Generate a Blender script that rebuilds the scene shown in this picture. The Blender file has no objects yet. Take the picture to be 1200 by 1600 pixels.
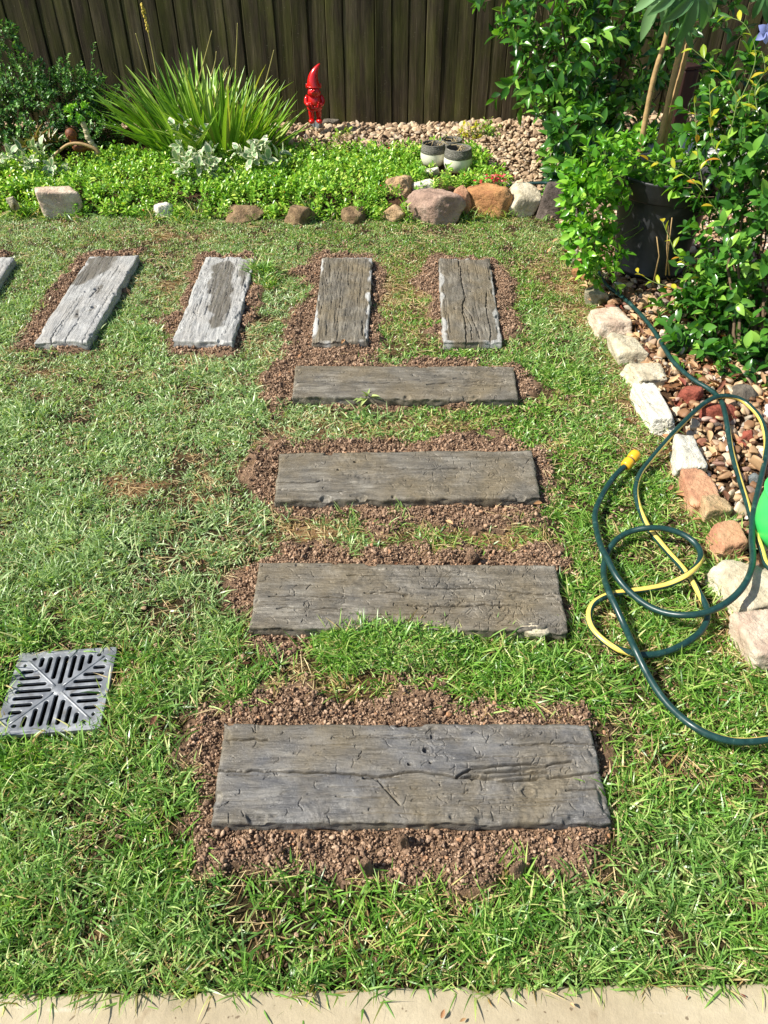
import bpy, bmesh, math, random
import numpy as np
from mathutils import Vector, Matrix

random.seed(7)
RNG = np.random.default_rng(7)
R = math.radians
SC = bpy.context.scene

# ------------------------------------------------------------------ camera, world, sun, exposure
CAM_H = 1.5
PITCH = R(41.0)
FPX = 1220.0                      # focal length in pixels of the 1200 x 1600 photograph
cam_data = bpy.data.cameras.new("camera")
cam_data.sensor_fit = 'VERTICAL'
cam_data.sensor_height = 24.0
cam_data.lens = 24.0 * FPX / 1600.0
cam_data.clip_start = 0.02
cam_data.clip_end = 600.0
cam = bpy.data.objects.new("camera", cam_data)
SC.collection.objects.link(cam)
cam.location = (0, 0, CAM_H)
cam.rotation_euler = (math.pi / 2 - PITCH, 0, 0)
SC.camera = cam

SUN_ELEV = R(47)
SUN_FROM = R(260)                 # compass direction the sun stands in, clockwise from +Y
world = bpy.data.worlds.new("World")
SC.world = world
world.use_nodes = True
wn = world.node_tree
sky = wn.nodes.new("ShaderNodeTexSky")
sky.sky_type = 'NISHITA'
sky.sun_disc = False
sky.sun_elevation = SUN_ELEV
sky.sun_rotation = SUN_FROM
bg = wn.nodes["Background"]
wn.links.new(sky.outputs["Color"], bg.inputs["Color"])
bg.inputs["Strength"].default_value = 0.085

sun_data = bpy.data.lights.new("sun", 'SUN')
sun_data.energy = 5.0
sun_data.angle = R(0.55)
sun_data.color = (1.0, 0.955, 0.87)
sun = bpy.data.objects.new("sun", sun_data)
SC.collection.objects.link(sun)
sd_ = Vector((math.sin(SUN_FROM) * math.cos(SUN_ELEV), math.cos(SUN_FROM) * math.cos(SUN_ELEV), math.sin(SUN_ELEV)))
sun.rotation_euler = sd_.to_track_quat('Z', 'Y').to_euler()
sun.location = (-6, -1, 8)

SC.view_settings.view_transform = 'Standard'
SC.view_settings.look = 'None'
SC.view_settings.exposure = 0.73
SC.view_settings.gamma = 1.0
SC.view_settings.use_curve_mapping = False
SC.render.engine = 'CYCLES'
SC.cycles.use_denoising = True
SC.cycles.max_bounces = 7
SC.cycles.transparent_max_bounces = 6
SC.cycles.sample_clamp_indirect = 6.0

# ------------------------------------------------------------------ helpers: geometry of the place
CP, SP = math.cos(PITCH), math.sin(PITCH)


def G(px, py, z=0.0):
    """Point of the place at height z seen at a pixel of the photograph (used to survey the garden)."""
    a, b = (px - 600.0), (800.0 - py)
    d = Vector((a, FPX * CP + b * SP, -FPX * SP + b * CP))
    t = (z - CAM_H) / d.z
    return Vector((d.x * t, d.y * t, z))


def GY(px, py, Y):
    """Point at distance Y (metres in front of the camera) along the ray through a pixel."""
    a, b = (px - 600.0), (800.0 - py)
    d = Vector((a, FPX * CP + b * SP, -FPX * SP + b * CP))
    t = Y / d.y
    return Vector((d.x * t, Y, CAM_H + d.z * t))


def proj(P):
    P = np.asarray(P, float)
    x, y, z = P[..., 0], P[..., 1], P[..., 2] - CAM_H
    dep = y * CP - z * SP
    dep = np.where(np.abs(dep) < 1e-4, 1e-4, dep)
    return 600 + FPX * x / dep, 800 - FPX * (y * SP + z * CP) / dep, dep


def pxm(P):
    return FPX / (P[1] * CP - (P[2] - CAM_H) * SP)


def _hash(ix, iy, iz, seed):
    n = (ix * 374761393 + iy * 668265263 + iz * 1440662683 + seed * 1274126177) & 0xffffffff
    n = ((n ^ (n >> 13)) * 1274126177) & 0xffffffff
    n = ((n ^ (n >> 15)) * 2246822519) & 0xffffffff
    return ((n ^ (n >> 16)) & 0xffff) / 32767.5 - 1.0


def noise3(x, y, z=0.0, seed=0):
    x, y, z = np.broadcast_arrays(np.asarray(x, float), np.asarray(y, float), np.asarray(z, float))
    ix, iy, iz = np.floor(x).astype(np.int64), np.floor(y).astype(np.int64), np.floor(z).astype(np.int64)
    fx, fy, fz = x - ix, y - iy, z - iz
    ux, uy, uz = fx * fx * (3 - 2 * fx), fy * fy * (3 - 2 * fy), fz * fz * (3 - 2 * fz)
    r = 0
    for dx in (0, 1):
        for dy in (0, 1):
            for dz in (0, 1):
                w = (ux if dx else 1 - ux) * (uy if dy else 1 - uy) * (uz if dz else 1 - uz)
                r = r + w * _hash(ix + dx, iy + dy, iz + dz, seed)
    return r


def noise2(x, y, seed=0):
    x, y = np.broadcast_arrays(np.asarray(x, float), np.asarray(y, float))
    ix, iy = np.floor(x).astype(np.int64), np.floor(y).astype(np.int64)
    fx, fy = x - ix, y - iy
    ux, uy = fx * fx * (3 - 2 * fx), fy * fy * (3 - 2 * fy)
    z0 = np.zeros_like(ix)
    a, b = _hash(ix, iy, z0, seed), _hash(ix + 1, iy, z0, seed)
    c, d = _hash(ix, iy + 1, z0, seed), _hash(ix + 1, iy + 1, z0, seed)
    return (a * (1 - ux) + b * ux) * (1 - uy) + (c * (1 - ux) + d * ux) * uy


def fbm2(x, y, oct=4, seed=0):
    r, a = 0, 1.0
    for i in range(oct):
        r = r + a * noise2(np.asarray(x) * 2 ** i, np.asarray(y) * 2 ** i, seed + i * 17)
        a *= 0.5
    return r


def smooth(t):
    t = np.clip(t, 0, 1)
    return t * t * (3 - 2 * t)


def inside(x, y, poly):
    x, y = np.asarray(x), np.asarray(y)
    r = np.zeros(x.shape, bool)
    n = len(poly)
    for i in range(n):
        x0, y0 = poly[i][0], poly[i][1]
        x1, y1 = poly[(i + 1) % n][0], poly[(i + 1) % n][1]
        if y0 == y1:
            continue
        c = ((y0 > y) != (y1 > y)) & (x < (x1 - x0) * (y - y0) / (y1 - y0) + x0)
        r ^= c
    return r


def sdist(x, y, poly):
    """Signed distance to a polygon, positive inside."""
    x, y = np.asarray(x, float), np.asarray(y, float)
    d = np.full(x.shape, 1e9)
    n = len(poly)
    for i in range(n):
        x0, y0 = poly[i][0], poly[i][1]
        x1, y1 = poly[(i + 1) % n][0], poly[(i + 1) % n][1]
        ex, ey = x1 - x0, y1 - y0
        t = np.clip(((x - x0) * ex + (y - y0) * ey) / (ex * ex + ey * ey + 1e-12), 0, 1)
        d = np.minimum(d, (x - x0 - t * ex) ** 2 + (y - y0 - t * ey) ** 2)
    return np.where(inside(x, y, poly), 1, -1) * np.sqrt(d)


def wpoly(pts, z=0.0):
    return [tuple(G(a, b, z)[:2]) for a, b in pts]


# ------------------------------------------------------------------ helpers: meshes and objects
def mesh(name, V, F, mats=(), fmat=None, smooth_=True, attrs=None):
    V = np.asarray(V, np.float32)
    me = bpy.data.meshes.new(name)
    if isinstance(F, np.ndarray) and F.ndim == 2:
        n, k = F.shape
        me.vertices.add(len(V))
        me.vertices.foreach_set("co", V.ravel())
        me.loops.add(n * k)
        me.loops.foreach_set("vertex_index", F.astype(np.int32).ravel())
        me.polygons.add(n)
        me.polygons.foreach_set("loop_start", np.arange(0, n * k, k, dtype=np.int32))
        me.update(calc_edges=True)
    else:
        me.from_pydata([tuple(v) for v in V.tolist()], [], [tuple(f) for f in F])
    for m in mats:
        me.materials.append(m)
    np_ = len(me.polygons)
    me.polygons.foreach_set("use_smooth", np.full(np_, bool(smooth_), dtype=bool))
    if fmat is not None:
        me.polygons.foreach_set("material_index", np.asarray(fmat, np.int32))
    for an, (dom, arr) in (attrs or {}).items():
        at = me.attributes.new(an, 'FLOAT', dom)
        at.data.foreach_set("value", np.asarray(arr, np.float32))
    me.update()
    return me


def link(name, me, parent=None, loc=None):
    o = bpy.data.objects.new(name, me)
    SC.collection.objects.link(o)
    if parent is not None:
        o.parent = parent
    if loc is not None:
        o.location = loc
    return o


def tag(o, label, cat=None, group=None, kind=None):
    o["label"] = label
    if cat:
        o["category"] = cat
    if group:
        o["group"] = group
    if kind:
        o["kind"] = kind
    return o


def thing(name, label, cat, loc=(0, 0, 0), rz=0.0, group=None):
    o = bpy.data.objects.new(name, None)
    o.empty_display_size = 0.05
    SC.collection.objects.link(o)
    o.location = loc
    o.rotation_euler = (0, 0, rz)
    return tag(o, label, cat, group)


class MB:
    """Collects shapes, then links them as one mesh object."""

    def __init__(s):
        s.V, s.F, s.M = [], [], []
        s.n = 0

    def add(s, V, F, m=0):
        V = np.asarray(V, float)
        s.V.append(V)
        for f in F:
            s.F.append([i + s.n for i in f])
            s.M.append(m)
        s.n += len(V)
        return s

    def box(s, c, d, m=0, rz=0.0):
        x, y, z = d[0] / 2, d[1] / 2, d[2] / 2
        V = np.array([[a * x, b * y, e * z] for e in (-1, 1) for b in (-1, 1) for a in (-1, 1)])
        cr, sr = math.cos(rz), math.sin(rz)
        V = np.c_[V[:, 0] * cr - V[:, 1] * sr, V[:, 0] * sr + V[:, 1] * cr, V[:, 2]] + np.array(c)
        return s.add(V, [(0, 2, 3, 1), (4, 5, 7, 6), (0, 1, 5, 4), (2, 6, 7, 3), (0, 4, 6, 2), (1, 3, 7, 5)], m)

    def tube(s, pts, rad, seg=8, m=0, cap=True):
        P = np.asarray(pts, float)
        n = len(P)
        rad = np.full(n, rad) if np.isscalar(rad) else np.asarray(rad, float)
        T = np.gradient(P, axis=0)
        T /= np.linalg.norm(T, axis=1)[:, None] + 1e-12
        a = np.array([0, 0, 1.0]) if abs(T[0][2]) < 0.9 else np.array([1.0, 0, 0])
        V = []
        u = np.cross(T[0], a)
        for i in range(n):
            u = u - T[i] * u.dot(T[i])
            u /= np.linalg.norm(u) + 1e-12
            w = np.cross(T[i], u)
            for k in range(seg):
                an = 2 * math.pi * k / seg
                V.append(P[i] + rad[i] * (math.cos(an) * u + math.sin(an) * w))
        F = [(i * seg + k, i * seg + (k + 1) % seg, (i + 1) * seg + (k + 1) % seg, (i + 1) * seg + k) for i in range(n - 1) for k in range(seg)]
        if cap:
            F.append(tuple(range(seg - 1, -1, -1)))
            F.append(tuple((n - 1) * seg + k for k in range(seg)))
        return s.add(V, F, m)

    def lathe(s, prof, c=(0, 0, 0), seg=32, m=0, sy=1.0):
        V, n = [], len(prof)
        for r, z in prof:
            for k in range(seg):
                an = 2 * math.pi * k / seg
                V.append((c[0] + r * math.cos(an), c[1] + sy * r * math.sin(an), c[2] + z))
        F = [(i * seg + k, i * seg + (k + 1) % seg, (i + 1) * seg + (k + 1) % seg, (i + 1) * seg + k) for i in range(n - 1) for k in range(seg)]
        return s.add(V, F, m)

    def ellipsoid(s, c, r, seg=16, rings=10, m=0, fn=None):
        V, F = [], []
        for i in range(rings + 1):
            th = math.pi * i / rings
            for k in range(seg):
                an = 2 * math.pi * k / seg
                d = np.array([math.sin(th) * math.cos(an), math.sin(th) * math.sin(an), math.cos(th)])
                q = 1.0 if fn is None else fn(d)
                V.append(np.array(c) + d * np.array(r) * q)
        F = [(i * seg + k, (i + 1) * seg + k, (i + 1) * seg + (k + 1) % seg, i * seg + (k + 1) % seg) for i in range(rings) for k in range(seg)]
        return s.add(V, F, m)

    def build(s, name, mats, parent=None, smooth_=True, loc=None):
        me = mesh(name, np.concatenate(s.V), s.F, mats if isinstance(mats, (list, tuple)) else [mats], s.M, smooth_)
        return link(name, me, parent, loc)


def bevel(o, w=0.003, seg=2):
    md = o.modifiers.new("bevel", 'BEVEL')
    md.width = w
    md.segments = seg
    md.limit_method = 'ANGLE'
    md.angle_limit = R(40)
    return o


# ------------------------------------------------------------------ helpers: materials
def srgb(r, g, b):
    f = lambda c: (c / 255 / 12.92) if c / 255 <= 0.04045 else ((c / 255 + 0.055) / 1.055) ** 2.4
    return (f(r), f(g), f(b), 1.0)


class NT:
    def __init__(s, name):
        s.m = bpy.data.materials.new(name)
        s.m.use_nodes = True
        s.t = s.m.node_tree
        s.b = s.t.nodes["Principled BSDF"]
        s.out = s.t.nodes["Material Output"]

    def n(s, typ, props=None, **inp):
        nd = s.t.nodes.new("ShaderNode" + typ)
        for k, v in (props or {}).items():
            setattr(nd, k, v)
        for k, v in inp.items():
            s.set(nd, k, v)
        return nd

    def set(s, nd, k, v):
        key = int(k[1:]) if k[0] == "_" and k[1:].isdigit() else k.replace("_", " ")
        sk = nd.inputs[key]
        if isinstance(v, bpy.types.NodeSocket):
            s.t.links.new(v, sk)
        elif isinstance(v, bpy.types.Node):
            s.t.links.new(v.outputs[0], sk)
        else:
            sk.default_value = v

    def coords(s, scale=(1, 1, 1), kind="Object"):
        tc = s.n("TexCoord")
        return s.n("Mapping", Vector=tc.outputs[kind], Scale=scale).outputs[0]

    def noise(s, vec, scale, detail=4, rough=0.55, dist=0.0):
        nd = s.n("TexNoise", Vector=vec, Scale=scale, Detail=detail, Roughness=rough, Distortion=dist)
        return nd.outputs["Fac"]

    def ramp(s, fac, stops, interp='LINEAR'):
        nd = s.n("ValToRGB", Fac=fac)
        cr = nd.color_ramp
        cr.interpolation = interp
        while len(cr.elements) < len(stops):
            cr.elements.new(0.5)
        for e, (p, c) in zip(cr.elements, stops):
            e.position = p
            e.color = c if len(c) == 4 else (*c, 1)
        return nd.outputs["Color"]

    def mix(s, fac, a, b, mode='MIX'):
        nd = s.n("MixRGB", {"blend_type": mode}, Fac=fac, Color1=a, Color2=b)
        return nd.outputs[0]

    def math(s, op, a, b=0.0, clamp=False):
        nd = s.n("Math", {"operation": op, "use_clamp": clamp}, _0=a, _1=b)
        return nd.outputs[0]

    def attr(s, name, typ='GEOMETRY'):
        return s.n("Attribute", {"attribute_name": name, "attribute_type": typ}).outputs["Fac"]

    def bump(s, h, strength=0.4, dist=0.01, normal=None):
        nd = s.n("Bump", Height=h, Strength=strength, Distance=dist)
        if normal is not None:
            s.set(nd, "Normal", normal)
        return nd.outputs[0]

    def fin(s, color=None, rough=None, normal=None, spec=None, metal=None):
        for k, v in (("Base Color", color), ("Roughness", rough), ("Normal", normal), ("Specular IOR Level", spec), ("Metallic", metal)):
            if v is not None:
                s.set(s.b, k, v)
        return s.m


g_ = lambda v: (v, v, v, 1.0)


def plain(name, col, rough=0.5, var=0.12, scale=30, bump=0.0, spec=0.5):
    t = NT(name)
    v = t.coords()
    n = t.noise(v, scale, 5)
    c = t.mix(1.0, col, t.ramp(n, [(0.25, g_(1 - var)), (0.75, g_(1 + var))]), 'MULTIPLY')
    nrm = t.bump(n, bump, 0.004) if bump else None
    return t.fin(c, rough, nrm, spec)


def leaf_mat(name, stops, rough=0.4, trans=0.3, tcol=None, spec=0.4, dry=None, pale=None):
    """Leaf or blade: colour varies from leaf to leaf, light passes through."""
    t = NT(name)
    rnd = t.n("ObjectInfo").outputs["Random"]
    f = t.math('FRACT', t.math('ADD', t.attr("tint"), rnd))
    c = t.ramp(f, stops)
    if dry is not None:
        d = t.attr("dry", 'INSTANCER')
        f2 = t.math('FRACT', t.math('ADD', t.math('MULTIPLY', f, 3.7), rnd))
        k = t.math('LESS_THAN', f2, d)
        c = t.mix(k, c, t.ramp(f, dry))
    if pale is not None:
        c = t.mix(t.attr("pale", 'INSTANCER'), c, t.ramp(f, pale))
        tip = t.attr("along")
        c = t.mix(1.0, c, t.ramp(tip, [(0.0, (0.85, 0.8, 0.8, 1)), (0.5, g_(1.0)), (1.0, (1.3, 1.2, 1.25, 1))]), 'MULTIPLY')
    t.fin(c, rough, None, spec)
    tr = t.n("BsdfTranslucent", Color=t.mix(1.0, c, tcol or (1.5, 1.5, 0.55, 1), 'MULTIPLY'))
    mx = t.n("MixShader", Fac=trans, _1=t.b.outputs[0], _2=tr.outputs[0])
    t.t.links.new(mx.outputs[0], t.out.inputs["Surface"])
    return t.m


def stone_mat(name, cols, bump=0.5, scale=9.0, moss=0.0, rough=0.85, fine=60.0):
    t = NT(name)
    v = t.coords()
    n1 = t.noise(v, scale, 6, 0.6, 0.6)
    n2 = t.noise(v, fine, 5, 0.65)
    k = len(cols)
    c = t.ramp(n1, [(0.3 + 0.4 * i / max(1, k - 1), q) for i, q in enumerate(cols)])
    c = t.mix(0.55, c, t.ramp(n2, [(0.3, g_(0.55)), (0.6, g_(1.05)), (0.8, g_(1.3))]), 'MULTIPLY')
    if moss > 0:
        mk = t.ramp(t.noise(v, 14, 4), [(0.62 - 0.25 * moss, g_(0)), (0.72 - 0.2 * moss, g_(1))])
        c = t.mix(mk, c, t.mix(n2, srgb(70, 70, 40), srgb(105, 100, 55)))
    nrm = t.bump(t.noise(v, scale * 2.2, 8, 0.7), bump, 0.03)
    nrm = t.bump(n2, bump * 0.5, 0.006, nrm)
    return t.fin(c, rough, nrm, 0.3)


def tint_stone(name, stops, rough=0.6):
    """Pebbles: colour differs from stone to stone."""
    t = NT(name)
    rnd = t.n("ObjectInfo").outputs["Random"]
    c = t.ramp(rnd, stops)
    v = t.coords()
    n2 = t.noise(v, 55, 4, 0.6)
    c = t.mix(0.6, c, t.ramp(n2, [(0.3, g_(0.65)), (0.7, g_(1.25))]), 'MULTIPLY')
    return t.fin(c, rough, t.bump(n2, 0.25, 0.004), 0.35)


# ------------------------------------------------------------------ helpers: scattering of stuff
def proto_coll(name, meshes):
    col = bpy.data.collections.new(name)
    for i, me in enumerate(meshes):
        o = bpy.data.objects.new("%s_%03d" % (name, i), me)
        col.objects.link(o)
    return col


def scatter(name, label, cat, P, rot, scl, idx, col, dry=None, pale=None):
    me = bpy.data.meshes.new(name)
    P = np.asarray(P, np.float32)
    n = len(P)
    me.vertices.add(n)
    me.vertices.foreach_set("co", P.ravel())
    a = me.attributes.new("rot", 'FLOAT_VECTOR', 'POINT')
    a.data.foreach_set("vector", np.asarray(rot, np.float32).ravel())
    scl = np.asarray(scl, np.float32)
    if scl.ndim == 1:
        scl = np.repeat(scl[:, None], 3, 1)
    a = me.attributes.new("scl", 'FLOAT_VECTOR', 'POINT')
    a.data.foreach_set("vector", scl.ravel())
    a = me.attributes.new("idx", 'INT', 'POINT')
    a.data.foreach_set("value", np.asarray(idx, np.int32))
    a = me.attributes.new("dry", 'FLOAT', 'POINT')
    a.data.foreach_set("value", np.asarray(np.zeros(n) if dry is None else dry, np.float32))
    if pale is not None:
        a = me.attributes.new("pale", 'FLOAT', 'POINT')
        a.data.foreach_set("value", np.asarray(pale, np.float32))
    o = link(name, me)
    ng = bpy.data.node_groups.new(name + "_scatter", 'GeometryNodeTree')
    ng.interface.new_socket("Geometry", in_out='INPUT', socket_type='NodeSocketGeometry')
    ng.interface.new_socket("Geometry", in_out='OUTPUT', socket_type='NodeSocketGeometry')
    gi, go = ng.nodes.new("NodeGroupInput"), ng.nodes.new("NodeGroupOutput")
    ip = ng.nodes.new("GeometryNodeInstanceOnPoints")
    ci = ng.nodes.new("GeometryNodeCollectionInfo")
    ci.inputs["Collection"].default_value = col
    ci.inputs["Separate Children"].default_value = True
    ci.inputs["Reset Children"].default_value = True
    ip.inputs["Pick Instance"].default_value = True

    def na(nm, typ):
        q = ng.nodes.new("GeometryNodeInputNamedAttribute")
        q.data_type = typ
        q.inputs["Name"].default_value = nm
        return q.outputs["Attribute"]
    er = ng.nodes.new("FunctionNodeEulerToRotation")
    L = ng.links.new
    L(na("rot", 'FLOAT_VECTOR'), er.inputs[0])
    L(er.outputs[0], ip.inputs["Rotation"])
    L(na("scl", 'FLOAT_VECTOR'), ip.inputs["Scale"])
    L(na("idx", 'INT'), ip.inputs["Instance Index"])
    L(ci.outputs[0], ip.inputs["Instance"])
    L(gi.outputs[0], ip.inputs["Points"])
    L(ip.outputs[0], go.inputs[0])
    md = o.modifiers.new("scatter", 'NODES')
    md.node_group = ng
    return tag(o, label, cat, kind="stuff")


def rand_in(poly, dens, z=0.0):
    xs, ys = [p[0] for p in poly], [p[1] for p in poly]
    n = int(dens * (max(xs) - min(xs)) * (max(ys) - min(ys)))
    x, y = RNG.uniform(min(xs), max(xs), n), RNG.uniform(min(ys), max(ys), n)
    k = inside(x, y, poly)
    return x[k], y[k]


# ------------------------------------------------------------------ helpers: leaves
def leaf_geo(L=1.0, W=0.4, seg=4, fold=0.12, curl=0.25, pk=0.45, margin=False, wave=0.0):
    """One leaf along +Y from the origin, face up +Z."""
    V, F, M = [], [], []
    cols = (-1, -0.72, 0, 0.72, 1) if margin else (-1, 0, 1)
    nc = len(cols)
    for i in range(seg + 1):
        t = i / seg
        tt = t ** (math.log(0.5) / math.log(pk))
        w = W / 2 * max(0.05 if i in (0, seg) else 0, math.sin(math.pi * tt) ** 0.85)
        for c in cols:
            V.append((c * w, t * L, abs(c) * w * fold * 2 - curl * L * t * t + wave * W * math.sin(t * 9 + c * 2)))
    for i in range(seg):
        for k in range(nc - 1):
            F.append((i * nc + k, i * nc + k + 1, (i + 1) * nc + k + 1, (i + 1) * nc + k))
            M.append(1 if margin and k in (0, nc - 2) or (margin and i == seg - 1) else 0)
    return np.array(V), np.array(F), M


def frames(D, Nn):
    """Rotation matrices (N,3,3) with columns side, direction, normal."""
    D = D / (np.linalg.norm(D, axis=1)[:, None] + 1e-9)
    S = np.cross(D, Nn)
    S /= np.linalg.norm(S, axis=1)[:, None] + 1e-9
    N2 = np.cross(S, D)
    return np.stack([S, D, N2], axis=2)


def leaves_to_plant(root, P, D, Nn, scl, geos, mats, n_obj=300, name="leaf", stuff="leaves", tint_off=0.0):
    """The leaves that show largest become parts of their own, the rest one part of kind stuff.
    P is relative to root (no rotation)."""
    N = len(P)
    base = np.array(root.location)
    B = frames(D, Nn)
    px, py, dep = proj(P + base)
    vis = (px > -10) & (px < 1210) & (py > -15) & (py < 1610)
    order = np.argsort(dep)
    taken, pick = {}, []
    for i in order:
        if not vis[i]:
            continue
        c = (int(px[i] // 8), int(py[i] // 8))
        if c in taken:
            continue
        taken[c] = 1
        pick.append(i)
    pick = sorted(pick, key=lambda i: -scl[i] / dep[i])[:n_obj]
    ps = set(pick)
    var = RNG.integers(0, len(geos), N)
    if pick:
        ml = [mesh(name, g[0], g[1], mats, g[2]) for g in geos]
        for i in pick:
            o = bpy.data.objects.new(name, ml[var[i]])
            SC.collection.objects.link(o)
            o.parent = root
            M = Matrix((B[i] * scl[i]).tolist()).to_4x4()
            M.translation = P[i]
            o.matrix_basis = M
    rest = np.array([i for i in range(N) if i not in ps], int)
    if len(rest):
        Vs, Fs, Ms, Ts = [], [], [], []
        off = 0
        for gi_, g in enumerate(geos):
            r = rest[var[rest] == gi_]
            if not len(r):
                continue
            gv, gf, gm = g
            V = np.einsum('nij,vj->nvi', B[r] * scl[r][:, None, None], gv) + P[r][:, None, :]
            nv = len(gv)
            F = gf[None] + (np.arange(len(r)) * nv)[:, None, None] + off
            off += nv * len(r)
            Vs.append(V.reshape(-1, 3))
            Fs.append(F.reshape(-1, gf.shape[1]))
            Ms.append(np.tile(gm, len(r)))
            Ts.append(np.repeat(RNG.uniform(0, 1, len(r)), len(gf)))
        me = mesh(stuff, np.concatenate(Vs), np.concatenate(Fs), mats, np.concatenate(Ms), True, {"tint": ('FACE', np.concatenate(Ts))})
        o = link(stuff, me, root)
        o["kind"] = "stuff"


def unit(n):
    v = RNG.normal(size=(n, 3))
    return v / np.linalg.norm(v, axis=1)[:, None]


def wig(a, b, n=7, amp=0.03, up=0.0):
    """A wandering line from a to b."""
    a, b = np.array(a, float), np.array(b, float)
    t = np.linspace(0, 1, n)[:, None]
    p = a * (1 - t) + b * t
    q = RNG.normal(size=(n, 3)) * amp * np.sin(np.pi * t)
    p = p + q
    p[:, 2] += up * np.sin(np.pi * t[:, 0])
    return p

# ------------------------------------------------------------------ survey of the garden
ZT = 0.035                         # height of the timber tops
FENCE_Y = 5.45
EDGE_L, EDGE_R = G(0, 1549, 0.01), G(1200, 1531, 0.01)


def path_y(x):
    t = (np.asarray(x) - EDGE_L.x) / (EDGE_R.x - EDGE_L.x)
    return EDGE_L.y + t * (EDGE_R.y - EDGE_L.y)


BED_EDGE = wpoly([(-60, 334), (120, 336), (250, 338), (480, 344), (640, 344), (800, 334), (880, 345), (893, 395), (912, 440), (945, 495),
                  (970, 540), (1000, 590), (1030, 655), (1075, 720), (1105, 790), (1138, 855), (1172, 930), (1200, 1030), (1225, 1120)])
BED = [(-6.5, BED_EDGE[0][1])] + BED_EDGE + [(1.15, 0.7), (6.5, 0.7), (6.5, 8.0), (-6.5, 8.0)]

# quads of the nine timbers: u runs along the grain
def hq(TL, TR, BR, BL):
    return [G(*p, ZT) for p in (BL, BR, TR, TL)]


def vq(TL, TR, BR, BL):
    return [G(*p, ZT) for p in (BR, TR, TL, BL)]


QUADS = {
    "A": hq((352, 1130), (922, 1131), (957, 1284), (330, 1284)),
    "B": hq((405, 879), (868, 882), (888, 984), (390, 979)),
    "C": hq((437, 707), (831, 703), (844, 776), (429, 780)),
    "D": hq((462, 570), (803, 572), (810, 622), (457, 619)),
    "E": vq((504, 402), (582, 402), (575, 532), (488, 531)),
    "F": vq((685, 403), (765, 403), (785, 533), (694, 533)),
    "G": vq((322, 400), (399, 402), (363, 534), (270, 531)),
    "H": vq((140, 400), (217, 398), (137, 532), (54, 531)),
    "I": vq((-42, 401), (22, 401), (-62, 534), (-142, 532)),
}
QP = {k: [tuple(p[:2]) for p in q] for k, q in QUADS.items()}

SOIL = [wpoly(p) for p in (
    [(292, 1190), (308, 1108), (360, 1095), (430, 1075), (520, 1085), (600, 1095), (700, 1085), (820, 1095), (918, 1105), (930, 1140),
     (965, 1270), (985, 1315), (965, 1372), (880, 1390), (800, 1378), (700, 1398), (600, 1378), (540, 1386), (470, 1370), (380, 1380), (312, 1366), (280, 1290)],
    [(364, 930), (376, 888), (430, 852), (560, 850), (700, 850), (850, 848), (900, 880), (896, 905), (884, 985), (620, 1000), (500, 1000), (490, 1030), (400, 1052), (362, 1010)],
    [(396, 740), (404, 702), (460, 682), (600, 680), (700, 685), (820, 680), (862, 712), (868, 790), (845, 820), (700, 828), (600, 834), (520, 814), (440, 806), (400, 800)],
    [(404, 615), (414, 578), (450, 562), (640, 562), (810, 565), (830, 600), (820, 640), (740, 645), (640, 636), (560, 645), (450, 640), (425, 660)],
    [(445, 430), (490, 395), (590, 393), (605, 420), (590, 520), (600, 558), (520, 568), (450, 562), (430, 575), (455, 500), (485, 440)],
    [(640, 440), (680, 400), (770, 400), (802, 440), (805, 520), (780, 545), (700, 542), (675, 520), (670, 460)],
    [(250, 490), (280, 470), (306, 420), (318, 398), (400, 395), (415, 425), (400, 480), (375, 552), (250, 552)],
    [(10, 545), (30, 520), (66, 450), (112, 405), (140, 390), (222, 390), (217, 410), (142, 542), (90, 552)],
    [(-200, 545), (-60, 390), (26, 394), (-50, 545)],
    [(600, 1040), (690, 1045), (700, 1075), (620, 1080)],
)]
THIN = [(wpoly(p), w) for p, w in (
    ([(150, 740), (250, 735), (265, 770), (215, 790), (160, 775)], 1.0),
    ([(425, 800), (520, 820), (700, 820), (840, 815), (860, 850), (700, 855), (430, 860)], 0.55),
    ([(430, 640), (600, 650), (720, 650), (780, 672), (620, 690), (420, 690)], 0.6),
    ([(590, 400), (690, 400), (690, 545), (590, 560)], 0.3),
    ([(395, 520), (470, 560), (440, 640), (390, 620)], 0.7),
    ([(890, 400), (930, 450), (1010, 600), (1060, 700), (1140, 860), (1180, 1000), (1090, 900), (1000, 700), (890, 520), (860, 420)], 0.5),
    ([(1090, 950), (1180, 950), (1185, 1060), (1100, 1030)], 0.7),
    ([(440, 1030), (700, 1030), (760, 1080), (560, 1090), (420, 1070)], 0.5),
    ([(80, 1030), (180, 1000), (220, 1060), (170, 1150), (150, 1160)], 0.35),
)]
GRATE_C, GRATE_S, GRATE_R = (-0.752, 1.092), 0.225, R(5)
CLUMP_C, CLUMP_R = G(612, 1000, 0.02), (0.185, 0.085)


def in_grate(x, y, grow=0.0):
    c, s = math.cos(-GRATE_R), math.sin(-GRATE_R)
    dx, dy = x - GRATE_C[0], y - GRATE_C[1]
    h = GRATE_S / 2 + grow
    return (np.abs(dx * c - dy * s) < h) & (np.abs(dx * s + dy * c) < h)


def wob(x, y, a=0.035):
    return x + a * fbm2(x * 11, y * 11, 3, 5), y + a * fbm2(x * 11, y * 11, 3, 9)


def soil_amount(x, y):
    xx, yy = wob(np.asarray(x, float), np.asarray(y, float), 0.045)
    s = np.zeros(np.shape(xx))
    for p in SOIL:
        s = np.maximum(s, smooth((sdist(xx, yy, p) + 0.012) / 0.035))
    return s


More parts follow.
